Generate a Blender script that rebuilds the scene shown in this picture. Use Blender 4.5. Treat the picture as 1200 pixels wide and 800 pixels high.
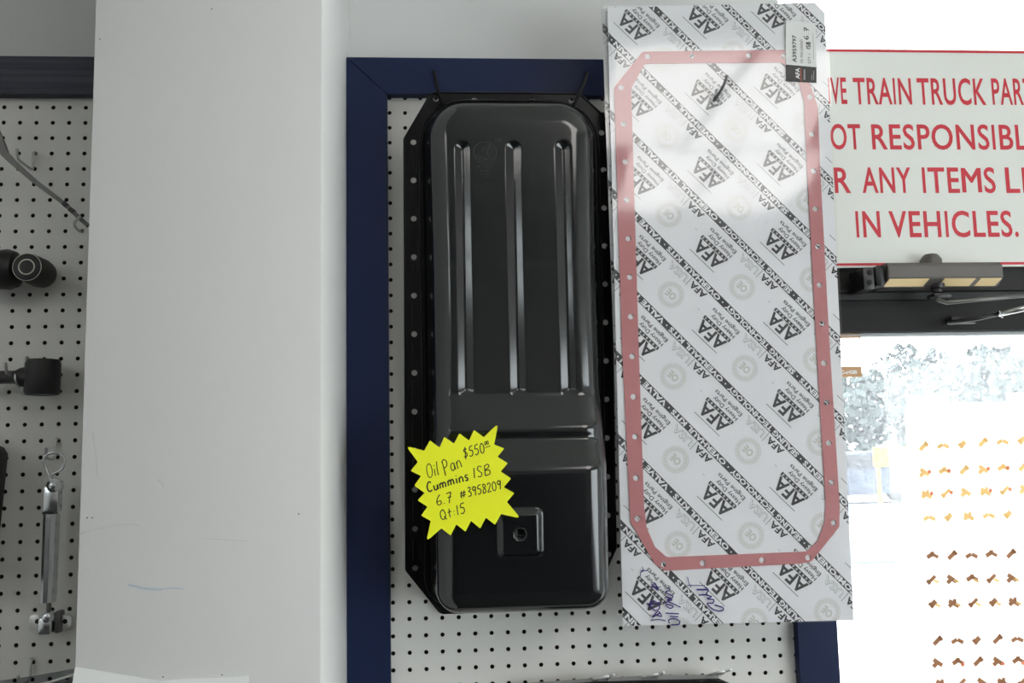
import bpy, bmesh, math, random
import numpy as np
from mathutils import Vector, Matrix

random.seed(4)
for o in list(bpy.data.objects):
    bpy.data.objects.remove(o)
scene = bpy.context.scene
COL = scene.collection
S = 0.001                      # the script measures in millimetres
H = 1500.0                     # camera height above the floor

# ------------------------------------------------------------------ camera
FPX, PITCH, YAW, ROLL = 1123.18, 0.1199, -0.0744, 0.0220
def _rot():
    c, s = math.cos, math.sin
    Rz = np.array([[c(YAW), -s(YAW), 0], [s(YAW), c(YAW), 0], [0, 0, 1]])
    Rx = np.array([[1, 0, 0], [0, c(PITCH), -s(PITCH)], [0, s(PITCH), c(PITCH)]])
    Ry = np.array([[c(ROLL), 0, s(ROLL)], [0, 1, 0], [-s(ROLL), 0, c(ROLL)]])
    return Rz @ Rx @ Ry
RM = _rot()
cam = bpy.data.cameras.new('camera')
cam.sensor_fit = 'HORIZONTAL'; cam.sensor_width = 36.0
cam.lens = 36.0 * FPX / 1200.0
cam.clip_start = 0.02; cam.clip_end = 300
camo = bpy.data.objects.new('camera', cam); COL.objects.link(camo)
mw = Matrix.Identity(4)
for i in range(3):
    mw[i][0] = RM[i, 0]; mw[i][1] = RM[i, 2]; mw[i][2] = -RM[i, 1]
mw[2][3] = H * S
camo.matrix_world = mw
scene.camera = camo

# ------------------------------------------------------------------ world, exposure
world = bpy.data.worlds.new('sky'); scene.world = world
world.use_nodes = True
bg = world.node_tree.nodes['Background']
bg.inputs[0].default_value = (0.92, 0.96, 1.0, 1)
bg.inputs[1].default_value = 8.0
vs = scene.view_settings
vs.view_transform = 'Standard'; vs.look = 'None'; vs.gamma = 1.0
vs.use_curve_mapping = False
vs.exposure = -0.14
LAMP = 6.5                    # radiance of the ceiling troffers

# ------------------------------------------------------------------ helpers
def ray(x, y):
    return RM @ np.array([(x - 600) / FPX, 1.0, -(y - 400) / FPX])
def at(x, y, Y):
    """point of the vertical plane Y (mm) that the photograph shows at x, y"""
    d = ray(x, y); p = d * (Y / d[1])
    return (float(p[0]), float(Y), float(p[2] + H))
def XZ(x, y, Y):
    p = at(x, y, Y); return (p[0], p[2])

MATS = {}
def mat(name, col, rough=0.5, metal=0.0, spec=0.5, **kw):
    if name in MATS: return MATS[name]
    m = bpy.data.materials.new(name); m.use_nodes = True
    b = m.node_tree.nodes['Principled BSDF']
    b.inputs['Base Color'].default_value = (*col, 1)
    b.inputs['Roughness'].default_value = rough
    b.inputs['Metallic'].default_value = metal
    b.inputs['Specular IOR Level'].default_value = spec
    for k, v in kw.items():
        b.inputs[k].default_value = v
    MATS[name] = m
    return m
def srgb(r, g, b):
    f = lambda c: ((c / 255) / 12.92) if c / 255 <= 0.04045 else ((c / 255 + 0.055) / 1.055) ** 2.4
    return (f(r), f(g), f(b))
def noisy(m, scale, amt, dark=None, detail=4, bump=0.0, stretch=(1, 1, 1), rough_amt=0.0):
    """vary the base colour of a principled material with noise, and its relief"""
    nt = m.node_tree; b = nt.nodes['Principled BSDF']
    col = tuple(b.inputs['Base Color'].default_value)
    tc = nt.nodes.new('ShaderNodeTexCoord'); mp = nt.nodes.new('ShaderNodeMapping')
    mp.inputs['Scale'].default_value = stretch
    n = nt.nodes.new('ShaderNodeTexNoise'); n.inputs['Scale'].default_value = scale
    n.inputs['Detail'].default_value = detail
    nt.links.new(tc.outputs['Object'], mp.inputs['Vector']); nt.links.new(mp.outputs[0], n.inputs['Vector'])
    r = nt.nodes.new('ShaderNodeValToRGB')
    d = dark if dark else tuple(c * (1 - amt) for c in col[:3])
    r.color_ramp.elements[0].position = 0.3; r.color_ramp.elements[0].color = (*d, 1)
    r.color_ramp.elements[1].position = 0.7; r.color_ramp.elements[1].color = col
    nt.links.new(n.outputs['Fac'], r.inputs['Fac']); nt.links.new(r.outputs['Color'], b.inputs['Base Color'])
    if bump:
        bp = nt.nodes.new('ShaderNodeBump'); bp.inputs['Strength'].default_value = bump
        bp.inputs['Distance'].default_value = 0.001
        nt.links.new(n.outputs['Fac'], bp.inputs['Height']); nt.links.new(bp.outputs[0], b.inputs['Normal'])
    return m

def tag(o, label=None, cat=None, group=None, kind=None):
    if label: o['label'] = label
    if cat: o['category'] = cat
    if group: o['group'] = group
    if kind: o['kind'] = kind
    return o
def thing(name, loc, label, cat, group=None):
    o = bpy.data.objects.new(name, None); COL.objects.link(o)
    o.location = Vector(loc) * S
    o.empty_display_size = 0.02
    return tag(o, label, cat, group)
def wloc(o):
    v = Vector((0, 0, 0))
    while o: v = v + o.location; o = o.parent
    return v / S
def mk(name, verts, faces, m, parent=None, smooth=False, origin=None, mats=None, midx=None, label=None):
    """verts in world millimetres -> one mesh object (child of parent)"""
    base = np.array(wloc(parent)) if parent else np.zeros(3)
    org = np.array(origin, float) if origin is not None else base
    v = (np.asarray(verts, float) - org) * S
    me = bpy.data.meshes.new(name)
    me.from_pydata(v.tolist(), [], faces if isinstance(faces, list) else np.asarray(faces).tolist())
    for q in (mats or [m]): me.materials.append(q)
    if midx is not None: me.polygons.foreach_set('material_index', midx)
    if smooth: me.polygons.foreach_set('use_smooth', [True] * len(me.polygons))
    me.update()
    o = bpy.data.objects.new(name, me); COL.objects.link(o)
    if parent: o.parent = parent
    o.location = Vector((org - base) * S)
    if label: o['label'] = label
    return o
class MB:
    """collects geometry in world millimetres"""
    def __init__(self): self.v = []; self.f = []
    def add(self, vs_, fs):
        n = len(self.v); self.v += [tuple(map(float, p)) for p in vs_]
        self.f += [tuple(i + n for i in f) for f in fs]; return self
    def box(self, x0, x1, y0, y1, z0, z1, bev=0):
        if bev <= 0:
            vs_ = [(x, y, z) for x in (x0, x1) for y in (y0, y1) for z in (z0, z1)]
            return self.add(vs_, [(0, 1, 3, 2), (4, 6, 7, 5), (0, 4, 5, 1), (2, 3, 7, 6), (0, 2, 6, 4), (1, 5, 7, 3)])
        bm = bmesh.new(); bmesh.ops.create_cube(bm, size=1)
        for v in bm.verts:
            v.co = Vector(((x0 + x1) / 2 + v.co.x * (x1 - x0), (y0 + y1) / 2 + v.co.y * (y1 - y0), (z0 + z1) / 2 + v.co.z * (z1 - z0)))
        bmesh.ops.bevel(bm, geom=bm.edges[:], offset=bev, segments=2, profile=0.5, affect='EDGES')
        self.bm(bm); return self
    def bm(self, bm):
        bm.verts.index_update()
        self.add([v.co[:] for v in bm.verts], [tuple(v.index for v in f.verts) for f in bm.faces]); bm.free()
    def prism(self, poly, y0, y1, bev=0):
        """polygon in XZ extruded from y0 (front) to y1"""
        n = len(poly)
        a = sum(poly[i][0] * poly[(i + 1) % n][1] - poly[(i + 1) % n][0] * poly[i][1] for i in range(n))
        if a < 0: poly = poly[::-1]
        bm = bmesh.new()
        fr = [bm.verts.new((x, y0, z)) for x, z in poly]; bk = [bm.verts.new((x, y1, z)) for x, z in poly]
        ff = bm.faces.new(fr); bm.faces.new(bk[::-1])
        for i in range(n): bm.faces.new((fr[i], bk[i], bk[(i + 1) % n], fr[(i + 1) % n]))
        if bev: bmesh.ops.bevel(bm, geom=list(ff.edges), offset=bev, segments=2, profile=0.5, affect='EDGES')
        bmesh.ops.recalc_face_normals(bm, faces=bm.faces[:])
        self.bm(bm); return self
    def tube(self, pts, r, n=8, cap=True):
        pts = [np.array(p, float) for p in pts]; rs = r if hasattr(r, '__len__') else [r] * len(pts)
        vs_ = []; fs = []; up = None
        for i, p in enumerate(pts):
            t = pts[min(i + 1, len(pts) - 1)] - pts[max(i - 1, 0)]; t /= np.linalg.norm(t)
            if up is None: up = np.array([0, 0, 1.]) if abs(t[2]) < .9 else np.array([1., 0, 0])
            up = up - t * up.dot(t); up /= np.linalg.norm(up); s = np.cross(t, up)
            for k in range(n):
                a = 2 * math.pi * k / n; vs_.append(p + rs[i] * (math.cos(a) * up + math.sin(a) * s))
        for i in range(len(pts) - 1):
            for k in range(n):
                a = i * n + k; b = i * n + (k + 1) % n; fs.append((a, b, b + n, a + n))
        if cap: fs.append(tuple(range(n))[::-1]); fs.append(tuple(range((len(pts) - 1) * n, len(pts) * n)))
        return self.add(vs_, fs)
    def lathe(self, c, axis, prof, n=24):
        """prof = list of (distance along axis, radius) from point c"""
        a = np.array(axis, float); a /= np.linalg.norm(a)
        u = np.cross(a, [0, 0, 1.] if abs(a[2]) < .9 else [1., 0, 0]); u /= np.linalg.norm(u); w = np.cross(a, u)
        vs_ = []; fs = []; c = np.array(c, float)
        for d, r in prof:
            for k in range(n):
                t = 2 * math.pi * k / n; vs_.append(c + a * d + r * (math.cos(t) * u + math.sin(t) * w))
        for i in range(len(prof) - 1):
            for k in range(n):
                q = i * n + k; b = i * n + (k + 1) % n; fs.append((q, q + n, b + n, b))
        fs.append(tuple(range(n))); fs.append(tuple(range((len(prof) - 1) * n, len(prof) * n))[::-1])
        return self.add(vs_, fs)
    def flip(self):
        self.f = [f[::-1] for f in self.f]; return self
    def build(self, name, m, parent=None, smooth=False, **k):
        o = mk(name, self.v, self.f, m, parent, smooth, **k)
        bm = bmesh.new(); bm.from_mesh(o.data); bmesh.ops.recalc_face_normals(bm, faces=bm.faces[:]); bm.to_mesh(o.data); bm.free()
        if smooth == 'auto':
            o.data.set_sharp_from_angle(angle=math.radians(35))
        return o

def catmull(pts, n=6, closed=False):
    pts = [np.array(p, float) for p in pts]; out = []; N = len(pts)
    rng = range(N if closed else N - 1)
    for i in rng:
        if closed: p0, p1, p2, p3 = pts[i - 1], pts[i], pts[(i + 1) % N], pts[(i + 2) % N]
        else: p0, p1, p2, p3 = pts[max(i - 1, 0)], pts[i], pts[i + 1], pts[min(i + 2, N - 1)]
        for k in range(n):
            t = k / n
            out.append(.5 * ((2 * p1) + (p2 - p0) * t + (2 * p0 - 5 * p1 + 4 * p2 - p3) * t * t + (3 * p1 - p0 - 3 * p2 + p3) * t ** 3))
    if not closed: out.append(pts[-1])
    return out

# flat print: 2D meshes --------------------------------------------------------
_tc = {}
def text2d(s, bold=0.0, res=2):
    k = (s, bold, res)
    if k in _tc: return _tc[k]
    c = bpy.data.curves.new('lettering', 'FONT'); c.body = s; c.size = 1.0; c.resolution_u = res; c.offset = bold
    o = bpy.data.objects.new('lettering', c); COL.objects.link(o)
    dg = bpy.context.evaluated_depsgraph_get()
    me = o.evaluated_get(dg).to_mesh()
    v = np.array([q.co[:2] for q in me.vertices]).reshape(-1, 2); f = [tuple(p.vertices) for p in me.polygons]
    o.evaluated_get(dg).to_mesh_clear(); bpy.data.objects.remove(o); bpy.data.curves.remove(c)
    _tc[k] = (v, f); return _tc[k]
CAP = float(text2d('H')[0][:, 1].max())
class Flat:
    """2D print: (x, z) points and faces"""
    def __init__(self): self.v = []; self.f = []; self.n = 0
    def add(self, v, f):
        v = np.asarray(v, float); self.v.append(v); self.f += [tuple(i + self.n for i in q) for q in f]; self.n += len(v); return self
    def text(self, s, org, d, cap, width=None, xs=1.0, bold=0.0, align='l', res=2):
        v, f = text2d(s, bold, res); v = v.copy()
        d = np.array(d, float); d /= np.hypot(*d); u = np.array([-d[1], d[0]])
        sc = cap / CAP
        x0, x1 = v[:, 0].min(), v[:, 0].max()
        sx = width / (x1 - x0) if width else sc * xs
        X = (v[:, 0] - x0) * sx
        W = (x1 - x0) * sx
        if align == 'c': X -= W / 2
        if align == 'r': X -= W
        return self.add(np.array(org) + X[:, None] * d + (v[:, 1] * sc)[:, None] * u, f)
    def quad(self, *p):
        return self.add(p, [tuple(range(len(p)))])
    def strip(self, a, b, w):
        a = np.array(a, float); b = np.array(b, float); d = b - a; d /= np.hypot(*d); u = np.array([-d[1], d[0]]) * w / 2
        return self.add([a - u, b - u, b + u, a + u], [(0, 1, 2, 3)])
    def ribbon(self, pts, w):
        pts = [np.array(p, float) for p in pts]; vs_ = []
        for i, p in enumerate(pts):
            t = pts[min(i + 1, len(pts) - 1)] - pts[max(i - 1, 0)]; L = np.hypot(*t); t = t / L if L > 1e-9 else np.array([1., 0])
            u = np.array([-t[1], t[0]]) * w / 2; vs_ += [p - u, p + u]
        return self.add(vs_, [(2 * i, 2 * i + 2, 2 * i + 3, 2 * i + 1) for i in range(len(pts) - 1)])
    def ring(self, c, r0, r1, n=28):
        vs_ = []
        for k in range(n):
            a = 2 * math.pi * k / n; vs_ += [(c[0] + r0 * math.cos(a), c[1] + r0 * math.sin(a)), (c[0] + r1 * math.cos(a), c[1] + r1 * math.sin(a))]
        return self.add(vs_, [(2 * k, 2 * k + 1, (2 * k + 3) % (2 * n), (2 * k + 2) % (2 * n)) for k in range(n)])
    def disc(self, c, r, n=10):
        return self.add([(c[0] + r * math.cos(2 * math.pi * k / n), c[1] + r * math.sin(2 * math.pi * k / n)) for k in range(n)], [tuple(range(n))])
    def arr(self): return np.vstack(self.v) if self.v else np.zeros((0, 2))
    def clipped(self, poly):
        """cut to a convex polygon of (x, z) points"""
        bm = bmesh.new(); vv = [bm.verts.new((x, 0, z)) for x, z in self.arr()]
        for q in self.f:
            try: bm.faces.new([vv[i] for i in q])
            except ValueError: pass
        n = len(poly); c = np.mean(poly, axis=0)
        for i in range(n):
            a = np.array(poly[i]); b = np.array(poly[(i + 1) % n]); nn = np.array([b[1] - a[1], a[0] - b[0]])
            if nn.dot(c - a) > 0: nn = -nn
            bmesh.ops.bisect_plane(bm, geom=bm.verts[:] + bm.edges[:] + bm.faces[:], dist=1e-5, plane_co=(a[0], 0, a[1]), plane_no=(nn[0], 0, nn[1]), clear_outer=True)
        bm.verts.index_update(); r = Flat()
        r.add(np.array([(v.co.x, v.co.z) for v in bm.verts]).reshape(-1, 2), [tuple(v.index for v in f.verts) for f in bm.faces]); bm.free(); return r
    def build(self, name, m, Y, parent=None, fn=None, **k):
        a = self.arr()
        if fn is None: v = np.column_stack([a[:, 0], np.full(len(a), Y), a[:, 1]])
        else: v = np.array([fn(x, z) for x, z in a])
        f = []
        for q in self.f:
            ar = sum(a[q[i]][0] * a[q[(i + 1) % len(q)]][1] - a[q[(i + 1) % len(q)]][0] * a[q[i]][1] for i in range(len(q)))
            f.append(q if ar > 0 else q[::-1])
        return mk(name, v, f, m, parent, **k)

# handwriting: single-stroke characters, (width, strokes) in a unit-high box
HW = {
 'O': (.62, [[(.35, 1), (.1, .8), (.05, .35), (.2, 0), (.45, .05), (.58, .4), (.5, .85), (.3, 1)]]),
 'i': (.2, [[(.1, .5), (.1, 0)], [(.1, .72), (.12, .78)]]),
 'l': (.22, [[(.12, 1), (.08, .4), (.12, 0)]]),
 'P': (.55, [[(.12, .95), (.1, .4), (.06, -.12)], [(.05, .85), (.3, 1), (.5, .8), (.4, .5), (.12, .42)]]),
 'a': (.5, [[(.42, .5), (.2, .5), (.06, .22), (.2, 0), (.4, .18), (.43, .5), (.45, 0)]]),
 'n': (.5, [[(.08, .5), (.08, 0)], [(.08, .35), (.25, .52), (.4, .42), (.43, 0)]]),
 'C': (.55, [[(.5, .8), (.3, .95), (.08, .6), (.08, .25), (.25, 0), (.5, .1)]]),
 'u': (.5, [[(.07, .5), (.09, .12), (.22, 0), (.38, .15), (.42, .5), (.45, 0)]]),
 'm': (.72, [[(.06, .5), (.07, 0)], [(.07, .35), (.2, .5), (.32, .4), (.33, 0)], [(.33, .35), (.46, .5), (.6, .4), (.63, 0)]]),
 's': (.4, [[(.36, .5), (.15, .52), (.1, .36), (.3, .2), (.25, 0), (.05, .04)]]),
 'I': (.25, [[(.14, .95), (.1, 0)]]),
 '1': (.25, [[(.14, .95), (.1, 0)]]),
 'S': (.5, [[(.45, .9), (.2, 1), (.08, .75), (.25, .5), (.42, .3), (.3, .02), (.05, .1)]]),
 'B': (.6, [[(.12, .95), (.1, 0)], [(.1, .9), (.4, 1), (.48, .75), (.15, .5), (.5, .42), (.5, .08), (.1, 0)]]),
 '6': (.5, [[(.4, 1), (.15, .65), (.06, .25), (.22, 0), (.42, .12), (.38, .38), (.1, .32)]]),
 '.': (.2, [[(.08, .02), (.12, .06)]]),
 '7': (.5, [[(.05, .9), (.45, .95), (.3, .5), (.2, -.05)], [(.12, .5), (.45, .52)]]),
 '#': (.6, [[(.2, .85), (.12, .05)], [(.42, .88), (.34, .08)], [(.03, .6), (.55, .64)], [(.02, .32), (.53, .36)]]),
 '3': (.45, [[(.08, .9), (.3, 1), (.38, .78), (.18, .55), (.4, .4), (.35, .05), (.05, .05)]]),
 '9': (.45, [[(.4, .85), (.2, 1), (.06, .75), (.2, .55), (.4, .75), (.4, .9), (.35, .4), (.3, 0)]]),
 '5': (.48, [[(.15, .95), (.1, .6), (.35, .55), (.4, .2), (.22, 0), (.03, .08)], [(.15, .95), (.46, 1)]]),
 '8': (.45, [[(.38, .85), (.2, 1), (.1, .8), (.35, .4), (.33, .08), (.12, .02), (.08, .3), (.36, .7), (.38, .85)]]),
 '2': (.45, [[(.06, .8), (.2, 1), (.38, .82), (.25, .4), (.04, .03), (.42, .05)]]),
 '0': (.48, [[(.25, 1), (.06, .7), (.08, .2), (.25, 0), (.42, .25), (.42, .75), (.25, 1)]]),
 'Q': (.62, [[(.35, .95), (.1, .75), (.06, .3), (.22, 0), (.45, .1), (.52, .5), (.35, .95)], [(.35, .25), (.58, -.1)]]),
 't': (.4, [[(.2, .85), (.16, .3), (.2, 0)], [(.02, .5), (.36, .55)]]),
 ':': (.22, [[(.1, .1), (.12, .14)], [(.11, .45), (.13, .49)]]),
 '$': (.5, [[(.42, .8), (.2, .85), (.1, .65), (.4, .35), (.3, .08), (.04, .12)], [(.27, 1.05), (.2, -.15)]]),
 ' ': (.35, []),
}
def hand(fl, s, a, b, h, w, slant=0.1, jit=0.0):
    """write s with pen width w along the base line a-b, letters h high"""
    a = np.array(a, float); b = np.array(b, float); d = b - a; L = np.hypot(*d); d /= L; u = np.array([-d[1], d[0]])
    tot = sum(HW[c][0] + .1 for c in s) - .1; sx = L / tot; x = 0
    for c in s:
        wd, st = HW[c]; dy = random.uniform(-jit, jit) * h
        for p in st:
            q = [a + d * ((x + px) * sx + slant * py * h) + u * (py * h + dy) for px, py in p]
            if len(q) > 2: q = catmull(q, 5)
            fl.ribbon(q, w)
        x += wd + .1
    return fl

# ------------------------------------------------------------------ materials
M_wall = noisy(mat('wall_paint', srgb(212, 212, 211), 0.6), 3.0, 0.04, bump=.05)
M_pillar = noisy(mat('pillar_paint', srgb(218, 217, 215), 0.55), 2.0, 0.035, bump=.05)
M_rear = noisy(mat('rear_wall_paint', srgb(176, 174, 170), 0.7), 2.0, .1)
M_ceiling = mat('ceiling_tile', srgb(225, 225, 220), 0.8)
M_floor = noisy(mat('floor_tile', srgb(52, 51, 50), 0.55), 2.0, 0.1)
M_peg = noisy(mat('pegboard_white', srgb(222, 221, 216), 0.45), 6.0, 0.03)
M_fibre = mat('brown_fibreboard', srgb(52, 40, 30), 0.8)
M_blue = noisy(mat('blue_paint', srgb(9, 28, 66), 0.5, 0, .3), 5.0, 0.18, stretch=(1, 1, .2), bump=.08)
M_blue2 = noisy(mat('blue_paint_gloss', srgb(58, 61, 74), 0.36, 0, .4), 40.0, 0.2, dark=srgb(12, 20, 46), stretch=(.06, 1, 4), bump=.5, detail=6)
M_black = mat('black_enamel', (0.006, 0.007, 0.008), 0.13, 0, 0.75)
M_blackf = mat('black_flange', (0.004, 0.004, 0.0045), 0.3, 0, 0.28)
M_emb = mat('embossed_black', (0.03, 0.03, 0.032), 0.35)
M_yellow = mat('fluorescent_card', (0.93, 0.96, 0.015), 0.6, **{'Emission Color': (0.8, 0.9, 0.0, 1), 'Emission Strength': 0.0})
M_ink = mat('marker_ink', (0.015, 0.013, 0.012), 0.5)
M_purple = mat('purple_ink', srgb(60, 40, 120), 0.5)
M_card = mat('printed_card', srgb(234, 234, 237), 0.5)
M_pgrey = mat('print_grey', srgb(62, 64, 66), 0.6)
M_pline = mat('print_outline', srgb(175, 175, 176), 0.6)
M_ptan = mat('print_tan', srgb(206, 205, 198), 0.6)
M_gask = noisy(mat('gasket_rubber', srgb(194, 124, 127), 0.55), 60, .06)
M_label = mat('label_white', srgb(226, 226, 224), 0.45)
M_ldark = mat('label_black', srgb(38, 38, 40), 0.4)
M_orange = mat('label_orange', srgb(215, 90, 50), 0.5)
M_zinc = mat('zinc_wire', (0.55, 0.56, 0.55), 0.28, 1.0)
M_ear = mat('bright_plate', (0.93, 0.93, 0.92), 0.45, 0.6)
M_chrome = mat('chrome', (0.72, 0.74, 0.76), 0.22, 1.0)
M_steel = mat('grey_steel', (0.16, 0.16, 0.155), 0.4, 0.8)
M_rubber = mat('black_rubber', (0.012, 0.012, 0.012), 0.5)
M_dark = mat('dark_paint', (0.018, 0.018, 0.018), 0.4)
M_ring = mat('pale_ring', srgb(215, 212, 200), 0.4)
M_tie = mat('black_nylon', (0.003, 0.003, 0.003), 0.6, 0, .2)
M_sign = noisy(mat('sign_white', srgb(232, 234, 228), 0.35), 4, .02)
M_red = mat('sign_red', srgb(206, 42, 58), 0.5)
M_alu = mat('dark_aluminium', srgb(40, 39, 38), 0.55, 0.0, .25)
M_alu2 = mat('dark_aluminium_rail', srgb(27, 27, 26), 0.55, 0.0, .25)
M_bead = mat('grey_bead', srgb(190, 195, 195), 0.4)
M_closer = noisy(mat('closer_bronze', srgb(100, 96, 92), 0.4, 0.3), 30, .12)
M_tan_reflection = mat('closer_tan_reflection', srgb(232, 205, 150), 0.45)
M_bronze = mat('tan_sticker', srgb(205, 160, 115), 0.6)
M_paper = mat('paper', srgb(236, 237, 235), 0.6)

def node_mat(name):
    m = bpy.data.materials.new(name); m.use_nodes = True; nt = m.node_tree
    nt.nodes.clear(); out = nt.nodes.new('ShaderNodeOutputMaterial'); return m, nt, out
# clear film: sees through, mirrors a little
def film_mat(name, rough, tint, gain):
    m, nt, out = node_mat(name)
    tr = nt.nodes.new('ShaderNodeBsdfTransparent'); tr.inputs[0].default_value = (*tint, 1)
    gl = nt.nodes.new('ShaderNodeBsdfGlossy'); gl.inputs['Roughness'].default_value = rough
    lw = nt.nodes.new('ShaderNodeLayerWeight'); lw.inputs['Blend'].default_value = 0.5      # facing: same from both sides
    pw = nt.nodes.new('ShaderNodeMath'); pw.operation = 'POWER'; pw.inputs[1].default_value = 5.0
    mu = nt.nodes.new('ShaderNodeMath'); mu.operation = 'MULTIPLY_ADD'; mu.inputs[1].default_value = 0.9; mu.inputs[2].default_value = 0.04 * gain; mu.use_clamp = True
    mx = nt.nodes.new('ShaderNodeMixShader')
    nt.links.new(lw.outputs['Facing'], pw.inputs[0]); nt.links.new(pw.outputs[0], mu.inputs[0]); nt.links.new(mu.outputs[0], mx.inputs[0])
    nt.links.new(tr.outputs[0], mx.inputs[1]); nt.links.new(gl.outputs[0], mx.inputs[2]); nt.links.new(mx.outputs[0], out.inputs[0])
    return m
M_film = film_mat('plastic_film', 0.07, (.985, .985, .985), 2.0)
M_bag = film_mat('blister_plastic', 0.1, (.72, .74, .76), 2.5)
M_glass = film_mat('clear_glass', 0.0, (.96, .98, .97), 1.0)
# dusty door glass: clear pane with a film of pale dirt that the daylight shines through
M_dirt, nt, out = node_mat('dusty_glass')
tr = nt.nodes.new('ShaderNodeBsdfTransparent'); tl = nt.nodes.new('ShaderNodeBsdfTranslucent'); tl.inputs[0].default_value = (.92, .96, 1, 1)
gl = nt.nodes.new('ShaderNodeBsdfGlossy'); gl.inputs['Roughness'].default_value = 0.02
tcn = nt.nodes.new('ShaderNodeTexCoord'); n1 = nt.nodes.new('ShaderNodeTexNoise'); n1.inputs['Scale'].default_value = 230; n1.inputs['Detail'].default_value = 5
n2 = nt.nodes.new('ShaderNodeTexNoise'); n2.inputs['Scale'].default_value = 9
nt.links.new(tcn.outputs['Object'], n1.inputs[0]); nt.links.new(tcn.outputs['Object'], n2.inputs[0])
mr = nt.nodes.new('ShaderNodeMapRange'); mr.inputs[1].default_value = .38; mr.inputs[2].default_value = .66; mr.inputs[3].default_value = .012; mr.inputs[4].default_value = .085
nt.links.new(n1.outputs[0], mr.inputs[0])
m2 = nt.nodes.new('ShaderNodeMapRange'); m2.inputs[1].default_value = .3; m2.inputs[2].default_value = .7; m2.inputs[3].default_value = .0; m2.inputs[4].default_value = .03
nt.links.new(n2.outputs[0], m2.inputs[0])
ad = nt.nodes.new('ShaderNodeMath'); ad.operation = 'ADD'; nt.links.new(mr.outputs[0], ad.inputs[0]); nt.links.new(m2.outputs[0], ad.inputs[1])
mx = nt.nodes.new('ShaderNodeMixShader'); nt.links.new(ad.outputs[0], mx.inputs[0]); nt.links.new(tr.outputs[0], mx.inputs[1]); nt.links.new(tl.outputs[0], mx.inputs[2])
mx2 = nt.nodes.new('ShaderNodeMixShader'); mx2.inputs[0].default_value = .04; nt.links.new(mx.outputs[0], mx2.inputs[1]); nt.links.new(gl.outputs[0], mx2.inputs[2])
nt.links.new(mx2.outputs[0], out.inputs[0])
# poster paper against the glass: half diffuse, half translucent
def backlit(name, col, fac):
    m, nt, out = node_mat(name)
    d = nt.nodes.new('ShaderNodeBsdfDiffuse'); t = nt.nodes.new('ShaderNodeBsdfTranslucent')
    d.inputs[0].default_value = (*col, 1); t.inputs[0].default_value = (*col, 1)
    x = nt.nodes.new('ShaderNodeMixShader'); x.inputs[0].default_value = fac
    nt.links.new(d.outputs[0], x.inputs[1]); nt.links.new(t.outputs[0], x.inputs[2]); nt.links.new(x.outputs[0], out.inputs[0]); return m
M_poster = backlit('poster_paper', (.9, .9, .9), .55)
M_brown1 = backlit('print_brass', srgb(240, 205, 140), .35); M_brown2 = backlit('print_bronze', srgb(160, 118, 88), .38); M_brown3 = backlit('print_copper', srgb(235, 150, 115), .3); M_pale = backlit('print_pale', srgb(225, 225, 225), .45)
M_lamp, nt, out = node_mat('troffer_diffuser')
em = nt.nodes.new('ShaderNodeEmission'); em.inputs[0].default_value = (1, .965, .93, 1); em.inputs[1].default_value = LAMP
nt.links.new(em.outputs[0], out.inputs[0])

# ------------------------------------------------------------------ room shell
YB = 1534.0                       # pegboard face
YF = 1516.0                       # face of the blue frames
YW = 1572.0                       # wall face
RX0, RX1, RY0, RZ1 = -3200.0, 2600.0, -4600.0, 2950.0
XW = 602.0                        # where the solid wall ends and the shop front starts
def struct(o): return tag(o, kind='structure')
struct(MB().box(RX0, RX1, RY0, YW + 120, -100, 0).build('floor', M_floor))
struct(MB().box(RX0, RX1, RY0, YW + 120, RZ1, RZ1 + 100).build('ceiling', M_ceiling))
struct(MB().box(RX0, XW, YW, YW + 120, 0, RZ1).build('wall_back', M_wall))
struct(MB().box(RX0, RX1, RY0 - 100, RY0, 0, RZ1).build('wall_rear', M_rear))
# side walls: shop window on the right, an added unseen one on the left
def window_wall(name, n, xa, xb, y0, y1, z0, z1):
    w = MB(); w.box(xa, xb, RY0, YW + 120, 0, z0); w.box(xa, xb, RY0, YW + 120, z1, RZ1); w.box(xa, xb, RY0, y0, z0, z1); w.box(xa, xb, y1, YW + 120, z0, z1)
    struct(w.build(name, M_wall)); xm = (xa + xb) / 2
    o = struct(bpy.data.objects.new('window_%d' % n, None)); COL.objects.link(o); o.location = Vector((xm, (y0 + y1) / 2, z0)) * S
    f = MB(); f.box(xm - 30, xm + 30, y0, y0 + 45, z0, z1); f.box(xm - 30, xm + 30, y1 - 45, y1, z0, z1); f.box(xm - 30, xm + 30, y0 + 45, y1 - 45, z0, z0 + 45); f.box(xm - 30, xm + 30, y0 + 45, y1 - 45, z1 - 45, z1); f.build('window_frame', M_alu, o)
    MB().box(xm - 3, xm + 3, y0 + 45, y1 - 45, z0 + 45, z1 - 45).build('pane', M_glass, o)
window_wall('wall_right', 2, RX1, RX1 + 100, -2600, 300, 500, 2000)
window_wall('wall_left', 3, RX0 - 100, RX0, -3600, -900, 2480, 2880)  # unseen high window, added to streak the oil pan with light
# pillar: hides part of the wall left of the big pegboard
PX0, PX1, PY = -437.0, -149.0, 1205.0
struct(MB().box(PX0, PX1, PY, YW, 0, RZ1, bev=2).build('wall_pillar', M_pillar, smooth='auto'))

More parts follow.
